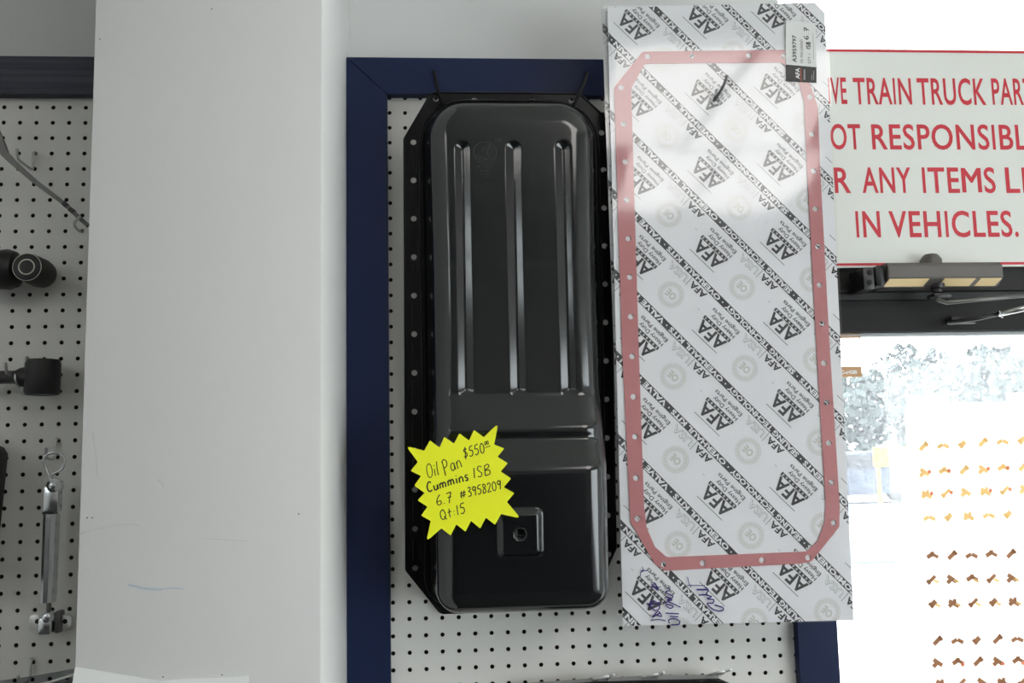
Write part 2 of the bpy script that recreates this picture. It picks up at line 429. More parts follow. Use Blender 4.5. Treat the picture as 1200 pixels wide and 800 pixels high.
M_scuff = mat('scuff_blue', srgb(188, 197, 203), .6); M_scuff2 = mat('scuff_grey', srgb(205, 204, 202), .6); M_nail = mat('nail_hole', (.03, .03, .03), .8)
pil = bpy.data.objects['wall_pillar']
for w_, m_, pts in ((3.0, M_scuff, [(150, 685), (160, 687), (170, 689.5), (190, 690.5)]), (1.6, M_scuff, [(190, 690), (205, 689), (215, 690)]), (1.2, M_scuff2, [(90, 628), (100, 623), (125, 617), (150, 614), (165, 616)]),
                    (1.0, M_scuff2, [(240, 631), (262, 632), (290, 634)]), (2.2, M_scuff2, [(184, 562), (189, 565), (192, 571)]), (1.2, M_scuff2, [(108, 505), (112, 530), (114, 560)])):
    f = Flat(); f.ribbon(catmull([XZ(*p, PY - .3) for p in pts], 6), w_); f.build('scuff_mark', m_, PY - .3, pil)
for p in ((248, 10.5), (102, 606.5), (108, 606.5), (117, 46), (191, 793), (260, 790.5), (350, 602)):
    f = Flat(); f.disc(XZ(*p, PY - .3), .9, 8); f.build('nail_hole', M_nail, PY - .3, pil)
# ceiling troffers (light the room; above the picture)
for i, (x, y, wx, wy) in enumerate(((850, -900, 270, 540), (1440, -900, 270, 540), (1120, -2060, 270, 540), (1710, -2060, 270, 540), (-2150, -1250, 260, 480))):
    t = thing('ceiling_light', (x, y, RZ1), ('front left of four square cornered', 'front right of four square cornered', 'rear left of four square cornered', 'rear right of four square cornered', 'long narrow left side')[i] + ' ceiling light above the shop floor', 'ceiling light', 'ceiling lights')
    MB().box(x - wx - 30, x + wx + 30, y - wy - 30, y + wy + 30, RZ1 - 20, RZ1 - 2).build('housing', M_ceiling, t)
    MB().box(x - wx, x + wx, y - wy, y + wy, RZ1 - 26, RZ1 - 20.5).build('diffuser', M_lamp, t)

# dark counter added unseen behind the camera, to darken the sump's reflection
t = thing('reflection_counter', (-200, -3300, 0), 'long dark unseen counter added at the rear to darken the oil pan reflection', 'counter')
MB().box(-2900, 900, -3600, -3050, 0, 1060).build('counter_body', M_dark, t)
MB().box(-2920, 920, -3640, -3000, 1060.5, 1100, bev=6).build('counter_top', M_alu2, t)
for x in range(-2700, 800, 700): MB().box(x, x + 560, -3049.5, -3040, 120, 960, bev=4).build('front_panel', M_alu2, t)

# ------------------------------------------------------------------ pegboards
def perforated(x0, x1, z0, z1, gx, gz, y0, y1, r=3.3, g=25.4, n=12):
    """sheet with a hole at every grid point gx + i g, gz - j g"""
    vs_ = []; fs = []; mi = []
    xs = [x for x in (gx + i * g for i in range(-60, 60)) if x0 + r < x < x1 - r]
    zs = [z for z in (gz - j * g for j in range(-60, 60)) if z0 + r < z < z1 - r]
    bx = [x0] + [(a + b) / 2 for a, b in zip(xs, xs[1:])] + [x1]; bz = [z0] + [(a + b) / 2 for a, b in zip(zs[::-1], zs[::-1][1:])] + [z1]
    for i, cx in enumerate(xs):
        for j, cz in enumerate(zs[::-1]):
            a, b, c, d = bx[i], bx[i + 1], bz[j], bz[j + 1]
            k = len(vs_)
            vs_ += [(a, y0, c), (b, y0, c), (b, y0, d), (a, y0, d)]
            for q in range(n):
                t = 2 * math.pi * q / n + math.pi * 1.25
                vs_.append((cx + r * math.cos(t), y0, cz + r * math.sin(t)))
            for q in range(n):
                t = 2 * math.pi * q / n + math.pi * 1.25
                vs_.append((cx + r * math.cos(t), y1, cz + r * math.sin(t)))
            # corner q at 225 deg, 315, 45, 135
            own = [int(q * 4 / n) for q in range(n)]
            for q in range(n):
                p, s = k + 4 + q, k + 4 + (q + 1) % n
                o0 = own[q]; o1 = own[(q + 1) % n]
                fs.append((k + o0, s, p) if o0 == o1 else (k + o0, k + o1, s, p))
                fs.append((p, s, s + n, p + n)); mi += [0, 1]
            fs.append((k, k + 1, k + 2, k + 3)[::-1]) if False else None
    return vs_, fs, mi
def pegboard(label, x0, x1, z0, z1, gx, gz, rails):
    t = thing('pegboard', ((x0 + x1) / 2, YB, z0), label, 'pegboard')
    v, f, mi = perforated(x0, x1, z0, z1, gx, gz, YB, YB + 5)
    mk('perforated_sheet', v, f, None, t, mats=[M_peg, M_fibre], midx=mi)
    MB().box(x0, x1, YW - 12, YW - 4, z0, z1).build('dark_hole_backing', M_fibre, t)  # dark board added behind the sheet, so the holes look shaded
    for poly, m in rails:
        MB().prism(poly, YF, YW - 1, bev=.8).build('frame_rail', m, t)
    return t
ZT, ZTI = 655.5 + H, 593.0 + H    # frame top, inner edge of the top rail
ZBOT = 700.0
FX0, FX0i, FX1i, FX1 = -148.5, -82.5, 553.0, 618.0
pegboard('large white pegboard in a blue wooden frame behind the oil pan', FX0 + 4, FX1 - 4, ZBOT, ZT - 4, -79.86, 567.43 + H, [
    ([(FX0, ZT), (FX1, ZT), (FX1i, ZTI), (FX0i, ZTI)], M_blue),
    ([(FX0, ZT - .9), (FX0i - .5, ZTI - .4), (FX0i - .5, ZBOT), (FX0, ZBOT)], M_blue),
    ([(FX1, ZT - .9), (FX1i + .5, ZTI - .4), (FX1i + .5, ZBOT), (FX1, ZBOT)], M_blue)])
pegboard('white pegboard with a dark blue top rail left of the pillar', -1300, -300, ZBOT, ZT - 4, -693.2, 573.9 + H, [
    ([(-1310, ZT - 3), (-300, ZT - 3), (-300, ZTI - 4), (-1310, ZTI - 4)], M_blue2)])

# ------------------------------------------------------------------ oil pan
PK, PY0 = -0.085, 1511.5
PQ = math.sqrt(1 + PK * PK)
def pan_pt(x, z, h):
    Z = z / PQ
    return (x, PY0 + PK * Z - h / PQ, Z + PK * h / PQ + H)
def pan_loc(px, py, h):
    d = ray(px, py); t = (PY0 - h * PQ) / (d[1] - PK * d[2]); p = d * t
    return (float(p[0]), float((p[2] - PK * h / PQ) * PQ))
def round_poly(pts, r, n=5):
    out = []; N = len(pts); rs = r if hasattr(r, '__len__') else [r] * N
    for i in range(N):
        p = np.array(pts[i], float); a = np.array(pts[i - 1], float) - p; b = np.array(pts[(i + 1) % N], float) - p
        la, lb = np.hypot(*a), np.hypot(*b); a /= la; b /= lb
        half = math.acos(max(-1, min(1, a.dot(b)))) / 2
        t = min(rs[i] / math.tan(half), la * .45, lb * .45)
        if t < 1e-3: out.append(tuple(p)); continue
        for k in range(n + 1):
            s = k / n; out.append(tuple((p + a * t) * (1 - s) ** 2 + p * 2 * s * (1 - s) + (p + b * t) * s * s))
    return out
def circ(c, r, n=14):
    return [(c[0] + r * math.cos(2 * math.pi * k / n), c[1] + r * math.sin(2 * math.pi * k / n)) for k in range(n)]
def plate(name, outline, holes, fn, h0, h1, m, parent, **k):
    """flat plate with holes; fn maps (x, z, h) to world"""
    c = bpy.data.curves.new('plate', 'CURVE'); c.dimensions = '2D'; c.fill_mode = 'BOTH'; c.extrude = 0.5
    for poly in [outline] + holes:
        sp = c.splines.new('POLY'); sp.points.add(len(poly) - 1); sp.use_cyclic_u = True
        for q, p in zip(sp.points, poly): q.co = (p[0] * S * 10, p[1] * S * 10, 0, 1)
    o = bpy.data.objects.new('plate', c); COL.objects.link(o)
    dg = bpy.context.evaluated_depsgraph_get(); e = o.evaluated_get(dg); me = e.to_mesh()
    v = [fn(q.co.x / S / 10, q.co.y / S / 10, h0 + (h1 - h0) * (q.co.z + .5)) for q in me.vertices]
    f = [tuple(p.vertices) for p in me.polygons]
    e.to_mesh_clear(); bpy.data.objects.remove(o); bpy.data.curves.remove(c)
    mb = MB(); mb.add(v, f); ob = mb.build(name, m, parent, **k)
    bm = bmesh.new(); bm.from_mesh(ob.data); bmesh.ops.remove_doubles(bm, verts=bm.verts[:], dist=1e-6); bmesh.ops.recalc_face_normals(bm, faces=bm.faces[:]); bm.to_mesh(ob.data); bm.free()
    return ob

pan = thing('oil_pan', pan_pt(112, -230, 0), 'glossy black steel engine oil pan hanging on the pegboard by two cable ties', 'oil pan')
fl_out = round_poly([(-53.5, 502), (-10, 576), (226, 575.5), (266, 538), (271.5, 515), (270, -146), (226, -238), (-6, -238), (-58.5, -170)], [8, 12, 25, 10, 8, 8, 12, 12, 8])
# body outline (rounded rectangle, foot of the walls)
BX0, BX1, BZ0, BZ1 = -25.0, 250.0, -222.0, 559.0
RT = 66.0
def body_sdf(x, z):
    cx, cz = (BX0 + BX1) / 2, (BZ0 + BZ1) / 2; r = np.where(z > cz, RT, 46.0)
    qx = np.abs(x - cx) - (BX1 - BX0) / 2 + r; qz = np.abs(z - cz) - (BZ1 - BZ0) / 2 + r
    return np.hypot(np.maximum(qx, 0), np.maximum(qz, 0)) + np.minimum(np.maximum(qx, qz), 0) - r
# depth along the pan
_zz = np.arange(-320, 660, 1.0)
_dd = np.interp(_zz, [-320, -6, 4, 32, 37, 46, 54, 92, 98, 112, 300, 560], [160, 158, 153, 124, 122, 124.5, 123, 98, 94.5, 93, 79, 66])
_k = np.exp(-.5 * (np.arange(-16, 17) / 3.4) ** 2); _k /= _k.sum()
_dd = np.convolve(np.pad(_dd, 16, 'edge'), _k, 'valid')
def smooth01(t): t = np.clip(t, 0, 1); return t * t * (3 - 2 * t)
GROOVES = ((36.0, 471, 109), (113.0, 471, 108), (188.5, 471, 107))
BOSS = (106.5, -92.0)
def pan_height(x, z):
    D = np.interp(z, _zz, _dd)
    for gx, z1, z0 in GROOVES:
        dz = np.maximum(np.maximum(z - z1, z0 - z), 0); d = np.hypot(x - gx, dz)
        t = np.clip(1 - d / 12.5, 0, 1); D = D - 4.9 * (np.sqrt((t + .08) ** 2 + .004) - np.sqrt(.08 ** 2 + .004)) / .97
    bx = np.abs(x - BOSS[0]) - 22; bz = np.abs(z - BOSS[1]) - 24
    d = np.hypot(np.maximum(bx, 0), np.maximum(bz, 0)) + np.minimum(np.maximum(bx, bz), 0)
    D = D + 8.0 * (1 - smooth01((d - 1) / 10.0))
    dh = np.hypot(x - BOSS[0] - .5, z - BOSS[1])
    D = D - 14.0 * (1 - smooth01((dh - 6.5) / 2.0))
    d = np.maximum(-body_sdf(x, z), 0)
    m = np.interp(z, [0, 110, 300], [9.0, 5.0, 4.0]); R = np.interp(z, [0, 60, 200], [34.0, 34.0, 40.0]); q = np.sqrt(1 + m * m)
    dc = (R * q + D - R) / m; dt = dc - R * m / q
    arc = D - R + np.sqrt(np.maximum(R * R - (d - dc) ** 2, 0))
    return np.where(d < dt, m * d, np.where(d < dc, arc, D))
def outline_ring(n_side, n_end, n_c, r=46.0):
    x0, x1, z0, z1 = BX0, BX1, BZ0, BZ1; p = []
    zs = np.linspace(z0 + r, z1 - RT, n_side); p += [(x1, z) for z in zs]
    p += [(x1 - RT + RT * math.cos(a), z1 - RT + RT * math.sin(a)) for a in np.linspace(0, math.pi / 2, n_c)[1:-1]]
    xs = np.linspace(x1 - r, x0 + r, n_end); p += [(x, z1) for x in np.linspace(x1 - RT, x0 + RT, n_end)]
    p += [(x0 + RT + RT * math.cos(a), z1 - RT + RT * math.sin(a)) for a in np.linspace(math.pi / 2, math.pi, n_c)[1:-1]]
    p += [(x0, z) for z in zs[::-1]]
    p += [(x0 + r + r * math.cos(a), z0 + r + r * math.sin(a)) for a in np.linspace(math.pi, 1.5 * math.pi, n_c)[1:-1]]
    p += [(x, z0) for x in xs[::-1]]
    p += [(x1 - r + r * math.cos(a), z0 + r + r * math.sin(a)) for a in np.linspace(1.5 * math.pi, 2 * math.pi, n_c)[1:-1]]
    return np.array(p)
ring = outline_ring(420, 90, 34)
cxm = (BX0 + BX1) / 2; hwid = (BX1 - BX0) / 2
med = np.column_stack([np.full(len(ring), cxm), np.clip(ring[:, 1], BZ0 + hwid, BZ1 - hwid)])
ss = np.concatenate([np.linspace(0, .36, 34)[:-1], np.linspace(.36, 1, 50)])
P = ring[None] * (1 - ss[:, None, None]) + med[None] * ss[:, None, None]
X, Zl = P[..., 0].ravel(), P[..., 1].ravel()
Hh = pan_height(X, Zl) + 2.5
V = np.column_stack([X, PY0 + PK * Zl / PQ - Hh / PQ, Zl / PQ + PK * Hh / PQ + H])
nr = len(ring); ns = len(ss)
I = np.arange(ns - 1)[:, None] * nr + np.arange(nr)[None]; J = np.arange(ns - 1)[:, None] * nr + (np.arange(nr)[None] + 1) % nr
Fq = np.stack([I, J, J + nr, I + nr], -1).reshape(-1, 4)
body = mk('pan_body', V, Fq, M_black, pan, True)
bm = bmesh.new(); bm.from_mesh(body.data); bmesh.ops.remove_doubles(bm, verts=bm.verts[:], dist=2e-5); bmesh.ops.recalc_face_normals(bm, faces=bm.faces[:]); bm.to_mesh(body.data); bm.free()
body.data.polygons.foreach_set('use_smooth', [True] * len(body.data.polygons))
PH = lambda x, z: float(pan_height(np.array([x]), np.array([z]))[0]) + 2.5
# flange with bolt holes
holes = [(-39.4 - 5.2 * i / 11, 497 - 60.45 * i) for i in range(12)]
holes += [(262.3 - .4 * i, 453.2 - 60.9 * i) for i in range(11)] + [(260, 513)]
holes += [(-2.9, 566.3), (57.7, 565), (149.4, 565), (212, 565)]
fl_in = round_poly([(BX0 + 4, BZ0 + 4), (BX1 - 4, BZ0 + 4), (BX1 - 4, BZ1 - 4), (BX0 + 4, BZ1 - 4)], [40, 40, 60, 60], 8)
flange = plate('flange', fl_out, [fl_in] + [circ(c, 4.6) for c in holes], pan_pt, 0, 3.0, M_blackf, pan)
rim = MB(); rim.tube([pan_pt(x, z, 3.2) for x, z in fl_out + fl_out[:1]], 1.7, 6, cap=False); rim.build('rim', M_blackf, flange, True)
for a, b in zip(holes[:11], holes[1:12]):
    q = MB(); q.tube([pan_pt(a[0] - 2, a[1] - 12, 3), pan_pt(a[0] - 2, a[1] - 18, 4), pan_pt(b[0] - 2, b[1] + 18, 4), pan_pt(b[0] - 2, b[1] + 12, 3)], 1.6, 6); q.build('flange_bead', M_blackf, flange, True)
ib = MB(); e2 = round_poly([(BX0 - 4, BZ0 - 4), (BX1 + 4, BZ0 - 4), (BX1 + 4, BZ1 + 4), (BX0 - 4, BZ1 + 4)], [50, 50, 80, 80], 10)
ib.tube([pan_pt(x, z, 3) for x, z in e2 + e2[:1]], 2.4, 6, cap=False); ib.build('inner_bead', M_blackf, flange, True)
# embossed mark: ring with three strokes, and small stamped lines
lc = pan_loc(568.3, 179.3, 74); px2mm = 1.29
em_ = MB()
def on_pan(x, z, lift=.15): return pan_pt(x, z, PH(x, z) + lift)
em_.tube([on_pan(lc[0] + 17.5 * math.cos(a), lc[1] + 17.5 * math.sin(a)) for a in np.linspace(0, 2 * math.pi, 37)], .55, 5, cap=False)
for (x0, y0), (x1, y1) in (((230, 322), (325, 265)), ((385, 220), (348, 325)), ((348, 325), (405, 425)), ((215, 355), (355, 425))):
    a = pan_loc(540 + x0 / 11.43, 150 + y0 / 11.43, 74); b = pan_loc(540 + x1 / 11.43, 150 + y1 / 11.43, 74)
    em_.tube([on_pan(*a), on_pan(*b)], .55, 5)
em_.build('embossed_emblem', M_emb, pan, True)
st = MB()
for y, x0, x1 in ((519, 215, 430), (580, 265, 395), (650, 245, 410)):
    x = x0
    while x < x1:
        a = pan_loc(540 + x / 11.43, 150 + (y - 14) / 11.43, 74); b = pan_loc(540 + (x + random.uniform(-8, 8)) / 11.43, 150 + (y + 14) / 11.43, 74)
        st.tube([on_pan(*a), on_pan(*b)], .35, 4); x += random.choice((14, 18, 26))
for c in ((480, 150), (520, 165), (540, 148)):
    a = pan_loc(540 + c[0] / 11.43, 150 + c[1] / 11.43, 74); st.tube([on_pan(a[0] + 1.8 * math.cos(t), a[1] + 2.4 * math.sin(t)) for t in np.linspace(0, 5.2, 9)], .35, 4)
st.build('stamped_marks', M_emb, pan, True)['kind'] = 'stuff'
# drain hole thread
dr = MB(); hb = PH(*BOSS)
hc = PH(BOSS[0] + 12, BOSS[1]) - 1.0
dr.tube([pan_pt(BOSS[0] + .5 + 7.6 * math.cos(a), BOSS[1] + 7.6 * math.sin(a), hc) for a in np.linspace(0, 2 * math.pi, 25)], .9, 6, cap=False); dr.build('drain_thread', M_black, pan, True)

# cable ties that carry the pan
def tie(name, label, pts):
    o = MB().tube(catmull(pts, 6), 2.7, 6).build(name, M_tie, None, True, origin=pts[-1]); return tag(o, label, 'cable tie', 'cable ties on the oil pan')
p1 = pan_pt(-2.9, 566.3, 6)
tie('cable_tie', 'black cable tie through the left top corner hole of the oil pan', [at(509, 84, YF - 2), at(509.5, 88, YF - 22), at(511.5, 100, 1470), at(514.5, 112, 1450), at(518, 121, 1452), pan_pt(8, 562, 1)])
tie('cable_tie', 'black cable tie at the right top corner of the oil pan', [at(687, 85, YF - 2), at(687.5, 88, YF - 20), at(684, 98, 1470), at(677, 113, 1450), at(671, 126, 1452), pan_pt(212, 556, 1)])

# yellow starburst price tag on the sump
TH = 172.0
def tagpx(x, y): return pan_loc(470 + x / 5.333, 490 + y / 5.333, TH)
TP = [(30, 172), (145, 202), (180, 137), (240, 182), (270, 116), (330, 157), (365, 94), (425, 138), (455, 72), (517, 117), (608, 30), (582, 163), (645, 188), (603, 240), (667, 280), (623, 332), (688, 375), (642, 430), (708, 467), (662, 522), (748, 625), (625, 598), (587, 665), (530, 620), (495, 688), (437, 640), (403, 708), (345, 662), (310, 732), (252, 687), (157, 770), (185, 640), (125, 607), (165, 552), (103, 512), (147, 465), (82, 420), (125, 360), (60, 328), (105, 272)]
big = {0, 10, 20, 30}
tpoly = round_poly([tagpx(*p) for p in TP], [2.6 if i in big else 1.2 for i in range(len(TP))], 4)
ptag = thing('price_tag', pan_pt(*tagpx(380, 400), TH), 'fluorescent yellow starburst price tag with handwriting on the oil pan', 'price tag')
plate('card', tpoly, [], pan_pt, TH, TH + .8, M_yellow, ptag)
W = 1.35
def tag_ink(fl_): fl_.build('handwritten_word', M_ink, 0, ptag, fn=lambda x, z: pan_pt(x, z, TH + 1.0))
def hz(s, x0, y0, x1, y1, h, w=W, **k): F = Flat(); hand(F, s, tagpx(x0, y0), tagpx(x1, y1), h / 5.333 * 1.2, w, **k); tag_ink(F)
hz('$550', 392, 248, 524, 214, 62); hz('00', 524, 168, 548, 160, 22, w=1.1); F = Flat(); F.ribbon([tagpx(526, 182), tagpx(558, 172)], 1.1); F.build('underline', M_ink, 0, ptag, fn=lambda x, z: pan_pt(x, z, TH + 1.0))
hz('Oil', 165, 372, 240, 352, 84, w=1.2); hz('Pan', 272, 350, 384, 302, 86)
hz('Cummins', 165, 462, 424, 384, 62, w=1.9, jit=.03); hz('ISB', 452, 375, 562, 350, 66)
hz('6.7', 222, 545, 322, 520, 62); hz('#', 370, 503, 412, 492, 52); hz('3958209', 418, 492, 628, 440, 56, jit=.04)
hz('Qt:15', 248, 635, 404, 588, 62)

# ------------------------------------------------------------------ gasket package
YC = 1425.0
C = lambda x, y: XZ(x, y, YC)
card_poly = [C(712, 9), C(955, 3), C(966.5, 15), C(1000.5, 726.5), C(730, 733)]
def zz(x, y): return np.array(C(700 + x / 4, 400 + y / 4))
seal0 = zz(692, 125)
LA = np.array([111.4, 10.6]); LB = np.array([-1.9, -125.2])
def unit(v): v = np.array(v, float); return v / np.hypot(*v)
def tile_print():
    """one repeat of the printed pattern, relative to the seal"""
    g = Flat(); o = Flat(); t = Flat(); wh = Flat(); o2 = Flat(); g2 = Flat(); wh2 = Flat()
    a, b = zz(572, 443) - seal0, zz(455, 330) - seal0
    e = unit(b - a); p = np.array([e[1], -e[0]])           # p: from the thin line towards the bar
    if p.dot(zz(573, 324) - zz(513, 386)) < 0: p = -p
    k = np.hypot(*(zz(573, 324) - zz(513, 386))) / np.hypot(60, 62)
    g.strip(a, b, .85)
    s = zz(618, 398) - seal0; al = (s - a).dot(e)           # along coordinate of the logo start
    base = lambda al_, d: a + e * al_ * 1.0 + p * d * k
    g.text('AFA', base(-2 * k, 72), e, 58 * k, width=158 * k, bold=.025)
    b0, b1 = base(-6 * k, 86), base(160 * k, 86); g.strip(b0, b1, 17 * k)
    for i in range(8):
        c = b0 + (b1 - b0) * (i + .6) / 8.2; wh.quad(*[c + e * sx * 3.6 * k + p * sz * 4.4 * k for sx, sz in ((-1, -1), (1, -1), (1, 1), (-1, 1))])
    for i in range(8):
        c = b0 + (b1 - b0) * (i + .6) / 8.2; o2.quad(*[c + e * sx * 1.3 * k + p * sz * 1.9 * k for sx, sz in ((-1, -1), (1, -1), (1, 1), (-1, 1))])
    g.text('Heavy Duty', base(-8 * k, 121), e, 19 * k, width=146 * k, bold=.012)
    g.text('Engine Parts', base(-10 * k, 150), e, 19 * k, width=164 * k, bold=.012)
    tm = zz(493, 235) - seal0; g.text('TM', tm, e, 4 * k, width=12 * k)
    # AFA | USA
    c0 = zz(528, 162) - seal0
    g2.text('AFA', c0, e, 30 * k, width=94 * k, bold=.03)
    q = c0 + e * 106 * k; g2.strip(q + p * 8 * k, q - p * 40 * k, .7)
    q = c0 + e * 116 * k; o.text('USA', q, e, 33 * k, width=116 * k, bold=.035); wh2.text('USA', q + e * 1.2 * k - p * .5 * k, e, 31 * k, width=113 * k, bold=-.004)
    R = 61 * k
    t.ring((0, 0), R * .96, R, 36); t.ring((0, 0), R * .64, R * .68, 32)
    for i in range(30):
        an = 2 * math.pi * i / 30; u = np.array([math.cos(an), math.sin(an)]); v = np.array([-u[1], u[0]]); c = u * R * .82
        t.quad(*[c + u * sx * R * .09 + v * sz * R * .05 for sx, sz in ((-1, -1), (1, -1), (1, 1), (-1, 1))])
    t.text('OE', -e * 0 + p * R * .26, e, R * .52, width=R * .86, bold=.04, align='c')
    return (('printed_logo', ((g, M_pgrey, .3), (wh, M_card, .42), (o2, M_pgrey, .5))), ('printed_brand_line', ((g2, M_pgrey, .3), (o, M_pline, .2), (wh2, M_card, .42))), ('printed_seal', ((t, M_ptan, .15),)))
TILE = tile_print()
eb = unit(zz(327, 310) - zz(605, 588)); kb = np.hypot(*(zz(327, 310) - zz(605, 588))) / np.hypot(278, 278)
pb = np.array([-eb[1], eb[0]])
def flat_parts(name, layers, Y, parent, poly=None, off=(0, 0)):
    """several printed layers -> one part; layers = (flat, material, lift)"""
    vs_ = []; fs = []; mi = []; ms = []
    for fl_, m, dy in layers:
        if not fl_.f: continue
        g = Flat(); g.add(fl_.arr() + np.array(off), fl_.f)
        if poly is not None:
            A = g.arr(); n = len(poly); c = np.mean(poly, axis=0); inside = True
            for i in range(n):
                p = np.array(poly[i]); q = np.array(poly[(i + 1) % n]); nn = np.array([q[1] - p[1], p[0] - q[0]])
                if nn.dot(c - p) > 0: nn = -nn
                dd_ = (A - p) @ nn
                if dd_.min() > 0: g = None; break
                if dd_.max() > 0: inside = False
            if g is None: continue
            if not inside: g = g.clipped(poly)
        if not g.f: continue
        A = g.arr(); k0 = len(vs_)
        vs_ += [(x, Y - dy, z) for x, z in A]
        for q in g.f:
            ar = sum(A[q[i]][0] * A[q[(i + 1) % len(q)]][1] - A[q[(i + 1) % len(q)]][0] * A[q[i]][1] for i in range(len(q)))
            fs.append(tuple(i + k0 for i in (q if ar > 0 else q[::-1])))
        if m not in ms: ms.append(m)
        mi += [ms.index(m)] * len(g.f)
    if not fs: return None
    return mk(name, vs_, fs, None, parent, mats=ms, midx=mi)
def printed_sheet(parent, poly, Y, shift=(0, 0), na=range(-1, 4), nb=range(-6, 6)):
    for i in na:
        for j in nb:
            off = seal0 + np.array(shift) + LA * i + LB * j
            for name, layers in TILE: flat_parts(name, layers, Y, parent, poly, off)
    b0 = zz(600, 198) + np.array(shift)
    words = []; t = 0
    for w, L in (('OVERHAUL KITS', 353), ('VALVE TRAIN', 300), ('COMPONENTS', 318), ('SEALING TECHNOLOGY', 461)):
        words.append((w, t + 20, L)); t += L + 40
    PER = t
    for j in range(-11, 12):
        c = b0 + LB * j; band = Flat(); bt = Flat()
        band.strip(c + eb * 1500 * kb, c - eb * 1700 * kb, 33 * kb)
        for r in (-2, -1, 0, 1):
            for w, s, L in words:
                t0 = s + r * PER; mid = c + eb * (t0 + L / 2) * kb
                if not (150 < mid[0] < 760 and 1050 < mid[1] < 2400): continue
                bt.text(w, c + eb * t0 * kb - pb * 11 * kb, eb, 22.5 * kb, width=L * kb, bold=.04)
            for s in (0, 393, 733, 1091):
                q = c + eb * (s + r * PER) * kb
                if 200 < q[0] < 700 and 1200 < q[1] < 2300: bt.disc(q, 4.2 * kb, 8)
        flat_parts('printed_band', ((band, M_pgrey, .25), (bt, M_card, .45)), Y, parent, poly)
pk = thing('gasket_package', at(860, 733, YC), 'pink oil pan gasket shrink-wrapped on a printed white card', 'gasket package', 'gasket packages on one hook')
MB().prism(card_poly, YC, YC + 2.5).build('backing_card', M_card, pk)
printed_sheet(pk, card_poly, YC)
g_out = [C(*p) for p in [(752.5, 61), (918, 59), (936, 72), (949.5, 100), (958, 126), (960.5, 195), (971.5, 400), (983.5, 592), (983, 617), (950.5, 657.5), (938, 660), (779, 668.5), (767.5, 661), (738.8, 612), (737.5, 590), (728.5, 400), (719.5, 103)]]
g_in = [C(*p) for p in [(755.5, 75), (915, 73.5), (928, 82), (936, 98), (942, 120), (945.5, 200), (956, 400), (967, 590), (966, 612), (957.5, 634), (945, 646), (781, 652.5), (767, 640), (757.5, 618), (754.5, 592), (748, 400), (739.5, 104)]]
GH = [(727.8, 102.8), (730.5, 145.5), (732.5, 190), (734, 234.8), (736, 279.8), (737.8, 324.8), (739, 371), (740.5, 417.5), (742, 464.8), (744, 511.5), (745, 559.8), (746.8, 607.5)]
GH += [(948.8, 113.8), (950.8, 157.5), (953, 200.5), (955, 245), (958, 289), (960, 334), (963, 379.5), (965, 425.5), (968.3, 471.5), (970.8, 519), (973.5, 565), (976.5, 612)]
GH += [(759, 66.5), (810.5, 66), (877, 65.5), (918, 66), (777.2, 660.8), (823.3, 659.5), (892.5, 656), (946.5, 653)]
plate('gasket', round_poly(g_out, 8, 4), [round_poly(g_in, 10, 4)] + [circ(C(*p), 4.4) for p in GH], lambda x, z, h: (x, YC - .6 - h, z), 0, 1.2, M_gask, pk)
# shrink film in front, a little wavy
fx0, fx1 = min(p[0] for p in card_poly) - 4, max(p[0] for p in card_poly) + 1
def film(name, parent, q00, q10, q11, q01, Y, nu=36, nv=80):
    v = []; f = []
    for j in range(nv + 1):
        for i in range(nu + 1):
            s, t = i / nu, j / nv
            p = (np.array(q00) * (1 - s) + np.array(q10) * s) * (1 - t) + (np.array(q01) * (1 - s) + np.array(q11) * s) * t
            ed = min(s, 1 - s, t * 2.5, (1 - t) * 2.5) * 12
            w = .9 * math.sin(p[0] / 47 + 1.3 * math.sin(p[1] / 160)) * math.sin(p[1] / 95 + .7) + .45 * math.sin(p[0] / 21 + p[1] / 33) 
            v.append((p[0], Y - .5 * min(1, ed) * (1.2 + w * .25), p[1]))
    for j in range(nv):
        for i in range(nu):
            a = j * (nu + 1) + i; f.append((a, a + 1, a + nu + 2, a + nu + 1))
    return mk(name, v, f, M_film, parent, True)
film('shrink_film', pk, C(729, 734.5), C(1002, 728), C(968.5, 6), C(711, 6.5), YC - 2.4)
# sticker
YS = YC - 3.6
C2 = lambda x, y: XZ(x, y, YS)
MB().prism([C2(921, 24), C2(955.5, 27), C2(957, 79), C2(921, 76)], YS, YS + .3).build('label', M_label, pk)
MB().prism([C2(921, 75.5), C2(956.8, 78.8), C2(956.8, 96.8), C2(921, 95)], YS - .05, YS + .3).build('label_panel', M_ldark, pk)
def lz(x, y): return np.array(C2(920 + x / 8.883, 20 + y / 8.883))
upv = unit(lz(115, 190) - lz(118, 470))
L1 = Flat(); L1.text('A3959797', lz(118, 472), upv, 6.2, width=float(np.hypot(*(lz(112, 190) - lz(118, 472)))), bold=.02)
L1.text('OIL PAN GASKET', lz(187, 482), upv, 4.4, width=float(np.hypot(*(lz(182, 232) - lz(187, 482)))))
L1.text('QTY: 1', lz(266, 485), upv, 4.4, width=float(np.hypot(*(lz(263, 385) - lz(266, 485)))))
L1.strip(lz(298, 440), lz(290, 165), .45)
L1.build('label_print', M_ink, YS - .2, pk)
L2 = Flat(); hand(L2, 'ISB', lz(262, 335), lz(262, 262), 6.5, 1.5, slant=0); hand(L2, '6.7', lz(240, 240), lz(245, 110), 7.5, 1.3, slant=0); L2.build('label_handwriting', M_ink, YS - .22, pk)
L3 = Flat(); L3.text('AFA', lz(152, 645), upv, 6.4, width=float(np.hypot(*(lz(150, 530) - lz(152, 645)))), bold=.03)
for x in (196, 206): L3.strip(lz(x, 655), lz(x, 545), .5)
for x in (278, 298): L3.strip(lz(x, 655), lz(x, 560 if x == 298 else 600), .45)
L3.build('label_panel_print', M_label, YS - .2, pk)
